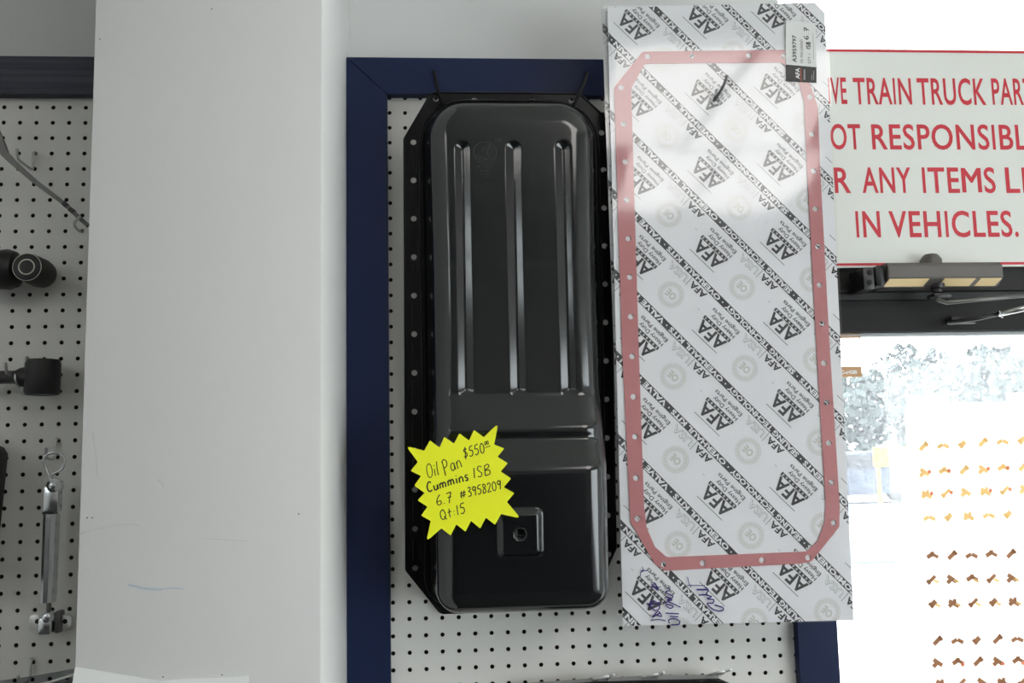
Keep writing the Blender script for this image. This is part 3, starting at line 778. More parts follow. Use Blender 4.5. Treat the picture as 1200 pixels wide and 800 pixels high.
L4 = Flat(); L4.strip(lz(168, 668), lz(165, 535), .8); L4.build('label_stripe', M_orange, YS - .2, pk)
# purple marker notes low on the card (read from below, turned a quarter)
def pz(x, y): return np.array(XZ(730 + x / 8, 650 + y / 8, YC - 3.2))
for ni, (st_, w) in enumerate((([(262, 612), (340, 605), (400, 618)], 1.1), ([(300, 555), (362, 578), (330, 530), (275, 585), (350, 540)], 1.3), ([(225, 450), (300, 520), (345, 490), (290, 430), (240, 470), (360, 440)], 1.4),
               ([(285, 290), (330, 330), (300, 270), (270, 300), (330, 300)], 1.5), ([(180, 110), (190, 150), (165, 165), (165, 200)], .9), ([(165, 150), (235, 145)], .9),
               ([(435, 640), (430, 610), (480, 595), (530, 620), (520, 650), (450, 655)], 1.4), ([(400, 545), (525, 552)], 1.4), ([(440, 575), (520, 580)], 1.3),
               ([(400, 470), (440, 500), (470, 480), (400, 455), (430, 440), (540, 490)], 1.3), ([(410, 390), (460, 420), (415, 425), (470, 390), (400, 350), (440, 330), (420, 310)], 1.5),
               ([(860, 470), (930, 490), (940, 515), (890, 525), (830, 500), (790, 455), (840, 450), (850, 420), (790, 410), (830, 390), (780, 370), (800, 330), (770, 300)], 1.5),
               ([(690, 325), (800, 325)], 2.0), ([(710, 375), (795, 372)], 1.7), ([(600, 285), (770, 287)], .9), ([(605, 205), (620, 270), (640, 305)], .9))):
    if ni in (0, 6, 11): N = Flat()
    N.ribbon(catmull([pz(*p) for p in st_], 5), w * 1.3)
    if ni in (5, 10, 15): N.build('marker_note', M_purple, YC - 3.3, pk)['kind'] = 'stuff'

# second package hanging behind the first, only its left edge shows
YC2 = 1433.0
C3 = lambda x, y: XZ(x, y, YC2)
pk2 = thing('gasket_package', (C3(850, 700)[0], YC2, C3(850, 700)[1]), 'white printed gasket card behind the front one, only its left edge showing', 'gasket package', 'gasket packages on one hook')
poly2 = [C3(705.5, 11), C3(708, 7), C3(948, 4), C3(975, 690), C3(729.5, 690)]
MB().prism(poly2, YC2, YC2 + 2.5).build('backing_card', M_card, pk2)
strip2 = [C3(705.5, 11), C3(722, 8), C3(736, 690), C3(729.5, 690)]
printed_sheet(pk2, strip2, YC2, shift=(-9, 21), na=range(-2, 1))
film('shrink_film', pk2, C3(729, 691), C3(975.5, 691), C3(949, 3.5), C3(704, 8), YC2 - 1.6, nu=24, nv=40)

# ------------------------------------------------------------------ peg hooks
def hook_mesh(name, pts, r, m, loc, label, cat='peg hook', group='zinc peg hooks'):
    o = MB().tube(catmull(pts, 5), r, 8).build(name, m, None, True, origin=loc); return tag(o, label, cat, group)
# long hook that carries the gasket packages
hp = at(842, 118, YB)
hook_mesh('peg_hook', [(hp[0] + 6, YB + 4, hp[2] + 20), (hp[0] + 6, YB - 4, hp[2] + 20), (hp[0] + 3, YB - 7, hp[2] + 4), (hp[0], 1470, hp[2] - 4), at(838, 117, 1424), at(841, 112, 1410), at(847, 102, 1400), at(850.5, 94, 1396), at(852, 88, 1394)], 2.4, M_steel, hp,
          'zinc peg hook with upturned tip poking through the gasket card')
rt = MB(); c0 = at(843.5, 111, 1419); rt.tube([(c0[0] + 5 * math.cos(a), 1419, c0[2] + 5 * math.sin(a)) for a in np.linspace(0, 2 * math.pi, 19)], 1.4, 6, cap=False)
tag(rt.build('hook_clip', M_zinc, None, True, origin=c0), 'small bent wire clip around the hook tip on the gasket card', 'clip')
def simple_hook(px, py, label, L=55):
    x, y, z = at(px, py, YB)
    return hook_mesh('peg_hook', [(x, YB + 5, z), (x, YB - 3, z), (x, YB - 6, z - 5), (x, YB - 7, z - 22), (x, YB - 12, z - 30), (x, YB - L + 8, z - 30), (x, YB - L, z - 26), (x, YB - L - 3, z - 14)], 2.3, M_zinc, (x, YB, z), label)
simple_hook(41.3, 179.3, 'zinc peg hook behind the long thin steel bar', L=62)
simple_hook(67.5, 514.3, 'zinc peg hook holding the eye of the chrome turnbuckle', L=40)
simple_hook(38.2, 771.5, 'empty zinc peg hook near the bottom of the left pegboard', L=45)
simple_hook(31.7, 419.2, 'zinc wire hook around the black torque rod', L=70)
x, y, z = at(96, 270.7, YB)
hook_mesh('peg_hook', [(x, YB + 5, z), (x - 2, YB - 6, z - 1), (x - 5, YB - 16, z + 4), (x + 4, YB - 40, z + 5), (x + 22, YB - 70, z + 5)], 2.3, M_zinc, (x, YB, z), 'zinc peg hook at the pillar edge under the tip of the steel bar')

# ------------------------------------------------------------------ tools on the left pegboard
# long flat steel bar
def P3(x, y, Y): return np.array(at(x, y, Y))
bar = thing('pry_bar', P3(102, 264, 1478), 'long thin grey steel bar leaning diagonally across the left pegboard', 'pry bar')
def flatbar(stations, th):
    mb = MB(); vs_ = []; fs = []
    for px, py, w, Y in stations:
        c = P3(px, py, Y); u = np.array([.70, 0, .71]) * w
        vs_ += [c + u, c - u, c - u + [0, th, 0], c + u + [0, th, 0]]
    for i in range(len(stations) - 1):
        for k in range(4): a = 4 * i + k; b = 4 * i + (k + 1) % 4; fs.append((a, b, b + 4, a + 4))
    fs += [(0, 1, 2, 3)[::-1], tuple(range(len(vs_) - 4, len(vs_)))]
    return mb.add(vs_, fs)
flatbar([(3, 178, 5.2, 1470), (14, 189, 4.6, 1471), (40, 212, 3.6, 1473), (74, 237.5, 3.0, 1476), (90, 252.5, 3.0, 1477), (102.5, 264, 3.2, 1478)], 6).build('shaft', M_steel, bar)
flatbar([(-30, 120, 6.5, 1466), (-8, 150, 6.5, 1468), (1, 171, 6.5, 1469), (5, 180, 5.2, 1470)], 8).build('handle', M_steel, bar)
for px, py in ((75.5, 239), (83, 245.8)):
    flatbar([(px - 2, py - 1.8, 3.5, 1474), (px + 2, py + 1.8, 3.5, 1474)], 10).build('dark_band', M_dark, bar)

# black ball joint: thick body from the left and a round cap that faces the room
bj = thing('ball_joint', P3(0, 316, 1534), 'black steel ball joint with a pale ring on its round cap', 'ball joint')
c = P3(-30, 316, 1490)
MB().lathe(c, (1, 0, 0), [(0, 28), (38, 30), (52, 31), (62, 27), (66, 20), (66.5, 5)], 28).build('body', M_dark, bj, 'auto')
fc = P3(31, 312.5, 1452)
MB().lathe(fc, (0, 1, 0), [(0, 9), (.3, 17), (1.5, 20.5), (4, 21.5), (48, 22.5), (60, 21), (64, 16), (80, 12)], 32).build('cap', M_rubber, bj, 'auto')
for r, w in ((11.2, .9), (20.6, .55)):
    q = MB(); q.tube([(fc[0] + r * math.cos(a), 1452 + (0 if r < 15 else 1.4), fc[2] + r * math.sin(a)) for a in np.linspace(0, 2 * math.pi, 41)], w, 6, cap=False); q.build('ring', M_ring, bj, True)

# torque rod with a rubber bushing
tr_ = thing('torque_rod', P3(50, 461, 1490), 'black torque rod with a barrel shaped rubber bushing end', 'torque rod')
c = P3(50, 442, 1490)
MB().lathe(c + [0, 0, -27], (0, 0, 1), [(0, 20), (0.5, 23.5), (4, 24.3), (6, 25.2), (48, 25.2), (50, 24.3), (53.5, 23.5), (54, 20)], 32).build('bushing', M_rubber, tr_, 'auto')
MB().lathe(P3(-60, 443, 1490), (1, 0, 0), [(0, 10), (P3(18, 442, 1490)[0] - P3(-60, 443, 1490)[0], 10), (P3(24, 442, 1490)[0] - P3(-60, 443, 1490)[0], 14), (P3(36, 442, 1490)[0] - P3(-60, 443, 1490)[0], 17)], 20).build('rod', M_dark, tr_, 'auto')
w = MB(); w.tube(catmull([P3(17.5, 438, 1476), P3(18, 445, 1475), P3(20, 450, 1478), P3(23, 453, 1486)], 5), 1.6, 6); w.build('wire_clip', M_zinc, tr_, True)

# chrome turnbuckle
tb = thing('turnbuckle', P3(60, 742, 1500), 'chrome turnbuckle latch with an eye loop hanging on a peg hook', 'turnbuckle')
YT = 1497
lp = [(59, 566), (57, 556), (53, 545), (52, 538), (55, 533), (62, 530.5), (70, 531.5), (75, 536), (76, 542), (73, 549), (67, 553), (61.5, 556), (60.5, 566)]
MB().tube(catmull([P3(*p, YT - 4) for p in lp], 5), 2.0, 8).build('eye_loop', M_chrome, tb, True)
a = P3(52.5, 600, YT); b = P3(71, 566, YT)
MB().box(a[0], b[0], YT - 8, YT + 10, a[2], b[2] - 4, bev=2.5).build('clevis', M_chrome, tb, 'auto')
MB().lathe(P3(61, 569.5, YT - 12), (0, 1, 0), [(0, 3), (1, 6), (3, 7.5), (5, 11), (18, 11)], 20).build('rivet', M_chrome, tb, 'auto')
def channel(px0, py0, px1, py1, w0, w1, d):
    A = P3(px0, py0, YT); B = P3(px1, py1, YT); mb = MB(); sec = [(-1, .2), (-.85, -.6), (-.35, -1), (.35, -1), (.85, -.6), (1, .2), (1, 1), (-1, 1)]
    vs_ = [(A[0] + x * w0, YT + y * d, A[2]) for x, y in sec] + [(B[0] + x * w1, YT + y * d, B[2]) for x, y in sec]; n = len(sec)
    return mb.add(vs_, [(i, (i + 1) % n, (i + 1) % n + n, i + n) for i in range(n)] + [tuple(range(n))[::-1], tuple(range(n, 2 * n))])
channel(59.5, 602, 55.5, 705.5, 10.5, 9.5, 9).build('body', M_chrome, tb, 'auto')
MB().box(*[v for v in (P3(52, 599.5, YT)[0], P3(66, 599.5, YT)[0])], YT - 8, YT + 6, P3(58, 602, YT)[2], P3(58, 599, YT)[2]).build('collar', M_dark, tb)
MB().tube([P3(57.5, 703, YT), P3(57, 722, YT)], 3.6, 10).build('bolt', M_steel, tb, True)
for i, (x0, x1) in enumerate(((36, 49), (69, 86))):
    l0 = P3(x0, 738, 1520); l1 = P3(x1, 719, 1520)
    ear = MB().prism(round_poly([(l0[0], l0[2]), (l1[0], l0[2]), (l1[0], l1[2]), (l0[0], l1[2])], [9, 3, 3, 9] if i == 0 else [3, 9, 9, 3], 5), 1512, 1516, bev=.6).build('ear', M_ear, tb, 'auto')
    e_ = P3((x0 + x1) / 2 + (1 if i == 0 else -1.5), 728, 1511); MB().lathe(e_, (0, 1, 0), [(0, 3.4), (.8, 3.6), (1.2, 3.6)], 14).build('bolt_hole', M_dark, ear)
a = P3(46.5, 743, 1500); b = P3(63, 718, 1500); MB().box(a[0], b[0], 1490, 1514, a[2] , b[2] - 5, bev=4).build('knuckle', M_chrome, tb, 'auto')
MB().lathe(P3(54, 724, 1488), (0, 1, 0), [(0, 3), (1, 6), (3, 8), (6, 9), (14, 9)], 18).build('pin', M_chrome, tb, 'auto')
a = P3(63, 742, 1500); b = P3(70, 716, 1500); MB().box(a[0], b[0], 1500, 1520, a[2], b[2], bev=2).build('hinge', M_steel, tb, 'auto')

# black bar at the left border
a = P3(-40, 640, 1490); b = P3(4.5, 524, 1490); 
tag(MB().prism([(a[0], a[2] - 60), (b[0] - 12, a[2] - 60), (b[0], b[2] - 10), (b[0] - 6, b[2]), (a[0], b[2] + 20)], 1470, 1505, bev=2).build('black_bracket', M_rubber, None, 'auto', origin=(a[0], 1505, a[2] - 60)), 'black bracket cut off by the left border of the picture', 'bracket')
# clear blister packs at the foot of the left pegboard
bp_ = thing('blister_pack', P3(40, 860, 1490), 'clear plastic blister pack below the left pegboard hooks', 'blister pack')
MB().prism([XZ(-40, 803, 1490), XZ(40, 791.5, 1490), XZ(88, 783, 1490), XZ(90, 880, 1490), XZ(-40, 880, 1490)], 1489, 1490).build('flat_sheet', M_bag, bp_)
rb = MB(); rb.tube(catmull([P3(40, 803, 1484), P3(60, 798.5, 1482), P3(84, 791, 1484), P3(88, 789, 1488)], 6), 1.6, 6); rb.build('highlight_edge', M_label, bp_, True)  # white tube stands for the highlight along the plastic edge
MB().prism([XZ(44, 806, 1486), XZ(86, 794, 1486), XZ(88, 870, 1486), XZ(46, 870, 1486)], 1470, 1486, bev=4).build('bubble', M_bag, bp_, 'auto')

# sheets of paper taped to the pillar
YP = PY - 1.0
for poly, lab in (([XZ(88, 781, YP), XZ(183, 797, YP), XZ(170, 900, YP), XZ(68, 900, YP)], 'slightly tilted white paper sheet at the lower left of the pillar'),
                  ([XZ(178, 797.5, YP - 1), XZ(291, 791.5, YP - 1), XZ(292, 900, YP - 1), XZ(172, 900, YP - 1)], 'cream white paper sheet at the bottom middle of the pillar')):
    o = MB().prism(poly, YP - (1.2 if 'cream' in lab else .2), YP + .6).build('paper_sheet', M_paper, None, origin=(poly[0][0], YP, poly[2][1])); tag(o, lab, 'paper sheet', 'papers on the pillar')

# dark hanging package at the foot of the main pegboard, on three twin wire hooks
M_hdr = mat('grey_header', srgb(150, 150, 148), .5)
hb_ = thing('hanging_package', P3(750, 860, 1500), 'black packaged part hanging on three wire hooks at the bottom edge', 'package')
MB().prism([XZ(655, 803, 1490), XZ(700, 800, 1490), XZ(845, 796.5, 1490), XZ(862, 804, 1490), XZ(866, 900, 1490), XZ(655, 900, 1490)], 1480, 1500, bev=1.5).build('case', M_tie, hb_, 'auto')
MB().prism([XZ(618, 800, 1505), XZ(690, 795, 1505), XZ(775, 790.5, 1505), XZ(838, 791, 1505), XZ(850, 800, 1505), XZ(850, 860, 1505), XZ(618, 860, 1505)], 1504, 1506).build('header_card', M_hdr, hb_)
for i, px in enumerate((701, 757, 832)):
    py = 796 - (px - 701) * .042
    q = MB(); a0 = P3(px - 9.5, py - .5, YB); a1 = P3(px + 9.5, py - 1.5, YB)
    q.tube(catmull([a0 + [0, 5, 0], a0 + [0, -8, -1], (a0 + a1) / 2 + [-8, -60, 15], (a0 + a1) / 2 + [6, -62, 17], a1 + [0, -8, -1], a1 + [0, 5, 0]], 5), 2.0, 8)
    q.tube(catmull([(a0 + a1) / 2 + [-9, -8, -2], (a0 + a1) / 2 + [0, -40, 9], (a0 + a1) / 2 + [8, -58, 16], (a0 + a1) / 2 + [12, -74, 22]], 5), 2.0, 8)
    tag(q.build('twin_hook', M_ear, None, True, origin=(a0 + a1) / 2), ('leftmost', 'middle', 'rightmost')[i] + ' of three twisted zinc hooks above the black package', 'peg hook', 'twisted hooks')

# ------------------------------------------------------------------ shop front: door head, sign, glass
YH = 1518.0
def px_box(x0, x1, y0, y1, Ya, Yb): a = XZ(x0, y1, Ya); b = XZ(x1, y0, Ya); return a[0], b[0], Ya, Yb, a[1], b[1]
ZH1, ZHm, ZHn, ZH0 = XZ(985, 314, YH)[1] + 25, XZ(985, 342, YH)[1], XZ(985, 351, YH)[1], XZ(985, 389, YH)[1]
XR = 2500.0
t = struct(bpy.data.objects.new('trim_1', None)); COL.objects.link(t); t.location = Vector((XW, YH, ZHm)) * S
MB().box(XW + 18, XR, YH, YW + 60, ZHm, ZH1, bev=1.5).build('head_bar', M_alu, t)
MB().box(XW + 18, XR, YH + 9, YW + 60, ZHn, ZHm - .3).build('stop_groove', M_rubber, t)
dd = struct(bpy.data.objects.new('door_1', None)); COL.objects.link(dd); dd.location = Vector((XW, YH, 0)) * S
MB().box(XW + 18, XR, YH + 4, YH + 48, ZH0, ZHn - .3, bev=1.5).build('top_rail', M_alu2, dd)
MB().box(XW + 18, XR, YH + 14, YH + 34, ZH0 - 6.5, ZH0 - .3, bev=1).build('glazing_bead', M_bead, dd)
YG = YH + 22
MB().box(XW + 2, XR, YG, YG + 6, 100, ZH0 - 6.7).build('glass_pane', M_dirt, dd)
MB().box(XW + 18, XR, YH + 4, YH + 48, 5, 99).build('bottom_rail', M_alu2, dd)
tw = struct(bpy.data.objects.new('window_1', None)); COL.objects.link(tw); tw.location = Vector((XW, YG, ZH1)) * S
MB().box(XW + 2, XR, YG, YG + 6, ZH1 + .5, RZ1 - 60).build('transom_pane', M_glass, tw)
MB().box(XW + 2, XR, YH + 10, YH + 60, RZ1 - 60, RZ1).build('window_frame', M_alu, tw)
struct(MB().box(XR, RX1, YH, YW + 120, 0, RZ1).build('wall_front', M_wall))

# sign over the door
YSg = 1505.0
sg = thing('door_sign', at(1090, 314, YSg), 'white sign with red capital letters above the door closer', 'sign')
sx0 = 560.0; s0 = XZ(985, 313.6, YSg); s1 = XZ(985, 57, YSg)
sx1 = XZ(1100, 200, YSg)[0] * 2 - sx0
MB().box(sx0, sx1, YSg, YSg + 4, s0[1], s1[1]).build('panel', M_sign, sg)
b_ = Flat(); zt = XZ(985, 59.3, YSg)[1]; zb = XZ(985, 309.9, YSg)[1]; hw = 2.1
for z_ in (zt, zb): b_.quad((sx0 + 6, z_ - hw), (sx1 - 6, z_ - hw), (sx1 - 6, z_ + hw), (sx0 + 6, z_ + hw))
for x_ in (sx0 + 6, sx1 - 6): b_.quad((x_ - hw, zb), (x_ + hw, zb), (x_ + hw, zt), (x_ - hw, zt))
b_.build('red_border', M_red, YSg - .3, sg)
def word(s, l, r, yb, yt, anchor='l', full=None):
    """word s from pixel l to r, base line yb, top yt (photo pixels)"""
    yb2 = yb - 0; a = XZ(l, yb, YSg); b = XZ(r, yb, YSg); cap = XZ(l, yt, YSg)[1] - a[1]
    W0 = b[0] - a[0]
    ref = text2d(full or s, 0.0); v = text2d(s, 0.0)[0]
    sc = W0 / (ref[0][:, 0].max() - ref[0][:, 0].min()); Wd = (v[:, 0].max() - v[:, 0].min()) * sc
    org = (a[0], a[1]) if anchor == 'l' else (b[0] - Wd, b[1])
    x = org[0]; v0 = v[:, 0].min()
    for i, ch in enumerate(s):                         # every letter is a part
        pre = text2d(s[:i + 1], 0.0)[0][:, 0]; vc = text2d(ch, 0.0)[0][:, 0]; wc = vc.max() - vc.min()
        f = Flat(); f.text(ch, (org[0] + (pre.max() - wc - v0) * sc, org[1]), (1, 0), cap, width=wc * sc, bold=.014 if ch != 'M' else 0.0, res=4)
        if ch == 'M':
            x0_ = org[0] + (pre.max() - wc - v0) * sc; L3_ = [Flat().text(ch, (x0_ + dx_, org[1]), (1, 0), cap, width=wc * sc, res=4) for dx_ in (-1.0, 0, 1.0)]
            flat_parts('letter', [(q_, M_red, .3 + .05 * i_) for i_, q_ in enumerate(L3_)], YSg, sg); continue
        f.build('letter' if ch != '.' else 'full_stop', M_red, YSg - .3, sg)
word('DRIVE', 974.5, 993, 121.3, 91.5, 'r', full='VE'); word('TRAIN', 1001, 1069, 121.6, 91.8); word('TRUCK', 1076, 1156, 122, 92.2); word('PARTS', 1163.5, 1200, 122.2, 92.5, full='PAR')
word('NOT', 974, 1009.5, 174.5, 146, 'r', full='OT'); word('RESPONSIBLE', 1022.5, 1188, 174.5, 146.2, full='RESPONSIB')
word('FOR', 978.5, 997.5, 225.5, 196.8, 'r', full='R'); word('ANY', 1011, 1068.5, 225.5, 196.8); word('ITEMS', 1082, 1167.5, 225.5, 196.8); word('LEFT', 1179.5, 1215, 225.5, 196.8, full='LE')
word('IN', 1004, 1032.5, 277.5, 248, full='IN'); word('VEHICLES.', 1043, 1194, 277.5, 248)

# door closer on the head bar
YCl = 1462.0
dc = thing('door_closer', at(1100, 335, 1500), 'grey bronze door closer with a tan reflection painted underneath, mounted under the sign', 'door closer')
z_ = lambda y, Y=YCl: XZ(1100, y, Y)[1]
x_ = lambda x, Y=YCl: XZ(x, 322, Y)[0]
xa, xb = x_(1041), x_(1176)
prof = [(YCl + 6, z_(306.5)), (YCl, z_(311)), (YCl, z_(325.5)), (YCl + 16, z_(333.5)), (YH - .5, z_(333.5)), (YH - .5, z_(306.5))]
mb = MB(); n = len(prof)
mb.add([(xa, y, zz_) for y, zz_ in prof] + [(xb, y, zz_) for y, zz_ in prof], [(i, (i + 1) % n, (i + 1) % n + n, i + n) for i in range(n)] + [tuple(range(n)), tuple(range(n, 2 * n))[::-1]])
bd = mb.build('housing', M_closer, dc)
bm = bmesh.new(); bm.from_mesh(bd.data); bmesh.ops.bevel(bm, geom=bm.edges[:], offset=.0012, segments=2, affect='EDGES'); bm.to_mesh(bd.data); bm.free()
for l, r in ((1042, 1089), (1107, 1143.5), (1149.5, 1174)):  # strips paint the warm floor's reflection on the lower chamfer
    y0_, z0_ = YCl + .6, z_(326.2); y1_, z1_ = YCl + 15.4, z_(333.2); xl, xr = x_(l), x_(r); nn = np.array([0, -(z0_ - z1_), -(y1_ - y0_)]); nn = nn / np.linalg.norm(nn) * .6
    q = MB(); f4 = [np.array((xl, y0_, z0_)), np.array((xr, y0_, z0_)), np.array((xr - 4, y1_, z1_)), np.array((xl - 4, y1_, z1_))]
    q.add([p + nn for p in f4] + [p - nn * .5 for p in f4], [(0, 1, 2, 3), (4, 7, 6, 5), (0, 4, 5, 1), (1, 5, 6, 2), (2, 6, 7, 3), (3, 7, 4, 0)]); q.build('reflection_strip', M_tan_reflection, dc)
MB().box(x_(1027), xa + 1, YCl + 5, YH - .5, z_(335.5), z_(308.5), bev=9).build('end_cap', M_rubber, dc, 'auto')
fl2 = MB().box(x_(1013), x_(1025.5), YCl + 4, YH - .5, z_(337.5), z_(312), bev=1).build('mounting_foot', M_dark, dc, 'auto')
for yy in (319, 330.5): 
    q = P3(1019.5, yy, YCl + 2.6); MB().lathe(q, (0, 1, 0), [(0, 2), (.5, 4.5), (2, 5)], 14).build('screw', M_alu2, fl2)
MB().box(x_(1025.3), x_(1028), YCl + 12, YH - .5, z_(336), z_(313), bev=.5).build('bracket', M_dark, dc, 'auto')
k0 = P3(1091, 308, 1490); MB().lathe(k0 + [0, 0, -4], (0, 0, 1), [(0, 17), (9, 17), (16, 12.5), (18, 10), (18.2, 3)], 12).build('valve_cap', M_closer, dc, 'auto')
k1 = P3(1098, 334, 1480); MB().lathe(k1 + [0, 0, 2], (0, 0, -1), [(0, 12), (7, 11), (9, 8), (14, 8), (15, 4)], 16).build('spindle', M_dark, dc, 'auto')
MB().tube([P3(1096, 350, 1470), P3(1109, 354.5, 1462), P3(1208, 345.5, 1440)], [4, 3.4, 3.2], 8).build('main_arm', M_steel, dc, True)
MB().box(k1[0] - 14, k1[0] + 16, 1465, 1490, k1[2] - 22, k1[2] - 15, bev=2).build('arm_hub', M_dark, dc, 'auto')
MB().tube([P3(1110, 378, 1500), P3(1142, 374, 1480), P3(1172, 367.5, 1465)], 3.4, 8).build('forearm', M_dark, dc, True)
MB().tube([P3(1170, 368, 1464), P3(1215, 358, 1440)], [4.6, 4.6], 10).build('arm_sleeve', M_zinc, dc, True)
q = P3(1171, 368.5, 1463); MB().tube([q + [-2.2, -4, 6], q + [-1.6, -6, 0], q + [2, -5, -6]], 1.5, 6).build('arm_clip', M_chrome, dc, True)
a = XZ(1112, 380, YH); MB().box(a[0], a[0] + 26, YH - 10, YH + 3.9, a[1], a[1] + 12, bev=2).build('arm_shoe', M_dark, dc, 'auto')
MB().tube([P3(1114, 379.5, YH - 12), P3(1143, 378, YH - 12)], 1.4, 6).build('shoe_edge', M_steel, dc, True)

# tan outlined decal on the glass
YD = YH + 12.5
dl = thing('glass_decal', at(1000, 441, YD), 'tan outlined decal on the door glass beside the gasket card', 'decal')
D_ = Flat(); K = lambda x, y: np.array(XZ(x, y, YD))
D_.strip(K(960, 393.5), K(1008, 391), 2.0); D_.strip(K(960, 395.7), K(1008, 394.8), 2.6); D_.strip(K(1007.5, 394), K(1009.5, 430), 1.6); D_.quad(K(968, 441.5), K(1010.5, 441.5), K(1009.5, 429), K(968, 429.5))
D_.build('outline', M_bronze, YD, dl)
D2 = Flat(); D2.text('C-rGB', K(984, 438), (1, 0), 5.4, width=30, bold=.05); D2.build('decal_lettering', M_paper, YD - .3, dl)

# poster of brass fittings on the glass
YPo = YG - 1.2
po = thing('poster', at(1130, 800, YPo), 'white wall chart of brass pipe fittings taped to the door glass', 'poster')
Q = lambda x, y: XZ(x, y, YPo)
MB().prism([Q(1060, 480), Q(1065.5, 463.2), Q(1111, 463.5), Q(1111.5, 471.5), Q(1179, 470.5), Q(1179, 460), Q(1300, 457), Q(1345, 900), Q(1083, 900)], YPo, YPo + .5).build('sheet', M_poster, po)
FG = Flat()
def fit(fl_, cx, cy, parts, s=1.0):
    for ang, dx, dy, L, w in parts:
        c = np.array(Q(cx + dx * s, cy + dy * s)); a_ = math.radians(ang); d_ = np.array([math.cos(a_), math.sin(a_)]) * L * s * .66; fl_.strip(c - d_, c + d_, w * s * 1.33)
SH = [[(40, 0, 0, 13, 5), (40, 3.5, -3, 4, 6.5)], [(40, 0, 0, 12, 4), (40, -4, 3.4, 4, 6)], [(28, -3.5, 1, 8, 4.5), (-28, 3.5, 1, 8, 4.5)], [(-35, 0, 0, 13, 5), (40, -3.5, 3, 6, 5)], [(40, 0, 0, 8, 6), (40, -3, 2.5, 4, 7.5)],
      [(28, -3, 0, 8, 5), (-28, 3.5, 0, 8, 4), (90, 0, -3, 4, 5)], [(-30, 0, 1, 14, 5), (35, -4, 3, 5, 5), (90, 1, -2, 5, 4)]]
rows = [(523, 1082, 23.2, -1.6, 'T'), (553, 1083.5, 23, -1.2, 'T'), (578.5, 1086, 23, -1.2, 'T'), (606, 1089, 23.2, -1, 'T'), (651, 1092.5, 23, -.6, 'B'), (678.5, 1092, 23.5, -.5, 'B'), (706.5, 1094, 23.6, -.6, 'B'), (750.5, 1098.5, 23.4, -.6, 'B'), (776, 1099, 23.5, -.6, 'B'), (800, 1103, 24, -.6, 'B'), (828, 1105, 24, -.6, 'B')]
for ri, (y, x, dx, dy, k_) in enumerate(rows):
    for ci in range(9):
        if ri == 3 and ci == 5: continue
        sh = SH[(ri * 3 + ci * 2 + (ci // 3)) % len(SH)]; cx, cy = x + ci * dx, y + ci * dy
        f2 = Flat(); f3 = Flat(); f1s = []
        for e_ in sh: f1s.append(Flat()); fit(f1s[-1], cx, cy, [e_], 1.0)
        if (ri in (1, 2) and ci in (0, 3, 4, 1)) or (ri == 8 and ci in (1, 3, 4)): f3.disc(Q(cx + 5.5, cy - (.5 if ri < 3 else -3)), 3.2, 10)
        if ri in (5, 6): fit(f2, cx + 5, cy + 2.5, [(-25, 0, 0, 7, 3)])
        flat_parts('printed_fitting', [(q_, M_brown1 if k_ == 'T' else M_brown2, .3 + .06 * i_) for i_, q_ in enumerate(f1s)] + [(f2, M_brown1, .5), (f3, M_brown3, .56)], YPo, po)
FG.text('Brass & Composite', Q(1108, 494.5), (1, -.01), 8.5, width=(Q(1200, 495)[0] - Q(1108, 495)[0]) * 1.12, bold=.0)
for l, r, y in ((1120, 1157, 637), (1131, 1160, 738)): f1 = Flat(); f1.strip(Q(l, y), Q(r, y - .8), 1.6); f1.build('printed_heading', M_pale, YPo - .3, po)
FG.build('printed_title', M_pale, YPo - .3, po)

# ------------------------------------------------------------------ outside
M_ground = noisy(mat('pale_concrete', srgb(190, 188, 182), .9), 1.2, .08)
M_leaf = noisy(mat('leaf_green', srgb(78, 90, 88), .8), 2.0, .4)
M_carb = mat('car_grey_blue', srgb(70, 80, 95), .3); M_tyre = mat('tyre', (.02, .02, .02), .8); M_cglass = mat('car_glass', (.03, .035, .04), .1)
M_yel = mat('barrier_yellow', srgb(225, 190, 60), .6); M_shadow_blue = mat('painted_shadow_blue', srgb(125, 150, 185), .7)
struct(MB().box(-12000, 60000, YW + 130, 90000, -130, -30).build('ground_outside', M_ground))
struct(MB().box(20, 21, 20, 21, -29, -28).build('trim_2', M_ground)) if False else None
def outp(px, py, D):
    d = ray(px, py); p = d * (D / d[1]); return np.array([p[0], p[1], p[2] + H])
def tree(px, D, wz, hz_, label):
    b = outp(px, 560, D); b[2] = -30
    t = thing('tree', b, label, 'tree', 'trees across the lot')
    MB().tube([b, b + [60, 0, hz_ * .5], b + [0, 0, hz_ * .8]], [170, 120, 60], 8).build('trunk', M_leaf, t, True)
    vs_ = []; fs = []; rs = np.random.RandomState(int(px))
    for i in range(900):
        u = rs.normal(size=3); u /= np.linalg.norm(u); r_ = rs.uniform(.55, 1.0); c = b + np.array([u[0] * wz * r_, u[1] * wz * r_, hz_ * .58 + u[2] * hz_ * .42 * r_])
        a_ = rs.normal(size=3); a_ /= np.linalg.norm(a_); b2 = np.cross(a_, u); b2 /= np.linalg.norm(b2) + 1e-6; s = rs.uniform(160, 420)
        k_ = len(vs_); vs_ += [c - a_ * s, c + b2 * s * .6, c + a_ * s, c - b2 * s * .6]; fs.append((k_, k_ + 1, k_ + 2, k_ + 3))
    o = mk('leaves', vs_, fs, M_leaf, t); o['kind'] = 'stuff'
tree(990, 46000, 2400, 5600, 'leftmost pale tree across the lot seen through the dusty door glass')
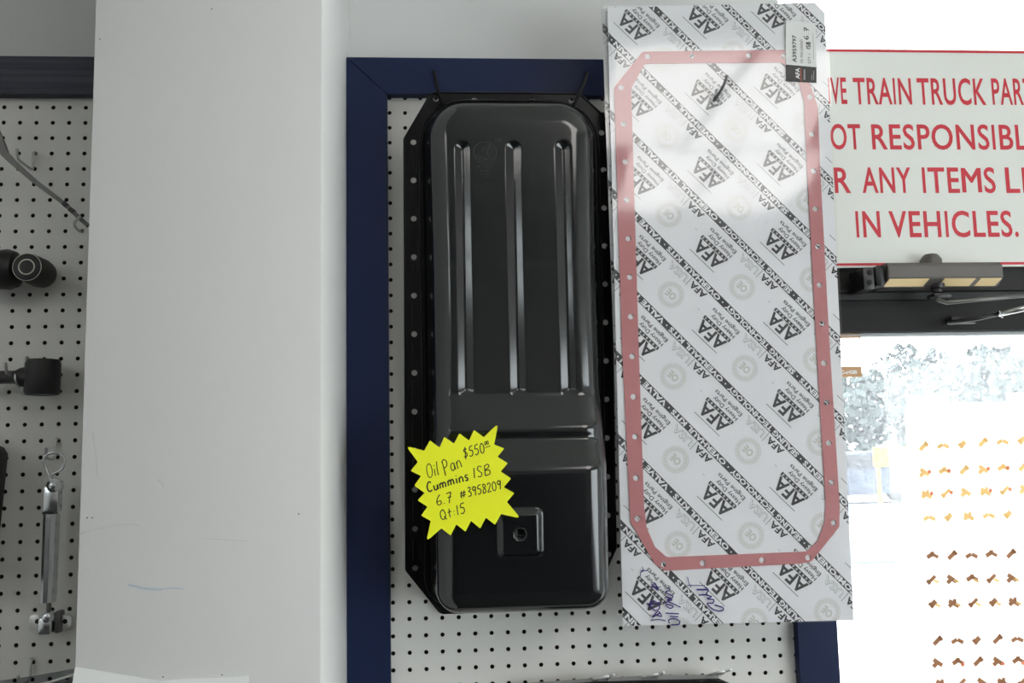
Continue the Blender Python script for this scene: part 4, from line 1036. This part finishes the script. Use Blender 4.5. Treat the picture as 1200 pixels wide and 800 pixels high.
tree(1078, 50000, 2900, 7200, 'middle pale tree across the lot seen through the dusty door glass')
tree(1185, 40000, 2600, 6000, 'rightmost pale tree across the lot behind the poster top')
def car(px, D, label, m):
    b = outp(px, 560, D); b[2] = -30
    t = thing('parked_car', b, label, 'car')
    mb = MB(); pr = [(-2200, 250), (-2200, 800), (-1500, 950), (-900, 1450), (700, 1480), (1300, 980), (2150, 880), (2200, 300)]
    mb.prism([(b[0] + x, b[2] + z) for x, z in pr], b[1] - 850, b[1] + 850, bev=60); mb.build('body', m, t, 'auto')
    MB().prism([(b[0] - 1350, b[2] + 980), (b[0] - 880, b[2] + 1380), (b[0] + 640, b[2] + 1400), (b[0] + 1120, b[2] + 990)], b[1] - 858, b[1] - 852).build('side_window', M_cglass, t)
    for sx in (-1350, 1350):
        for sy in (-800, 620): MB().lathe(b + [sx, sy, 330], (0, 1, 0), [(0, 200), (5, 330), (190, 330), (200, 200)], 20).build('wheel', M_tyre, t, 'auto')
car(1010, 27000, 'grey blue car parked across the lot behind the door glass', M_carb)
car(1100, 33000, 'grey car parked behind the poster across the lot', M_carb)
b = outp(1042, 535, 24000); tag(MB().box(b[0] - 450, b[0] + 450, 23900, 24000, b[2] - 250, b[2] + 250, bev=40).box(b[0] - 380, b[0] - 300, 23920, 23980, -30, b[2]).box(b[0] + 300, b[0] + 380, 23920, 23980, -30, b[2]).build('yellow_barrier', M_yel, None, origin=(b[0], 24000, -30)), 'pale yellow barrier board standing in the lot outside', 'barrier')
for y, D, h_, lab in ((604, 21000, 300, 'farther pale blue block standing in for a shadow stripe on the lot outside'), (652, 12800, 250, 'nearer pale blue block standing in for a shadow stripe on the lot outside')):  # low blocks coloured as the blue shadow stripes across the lot
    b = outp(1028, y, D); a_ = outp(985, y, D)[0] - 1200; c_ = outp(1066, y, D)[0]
    tag(MB().box(a_, c_, D, D + 400, -30, -30 + h_, bev=30).build('shadow_stripe_block', M_shadow_blue, None, origin=((a_ + c_) / 2, D, -30)), lab, 'shadow stripe block', 'shadow stripe blocks')
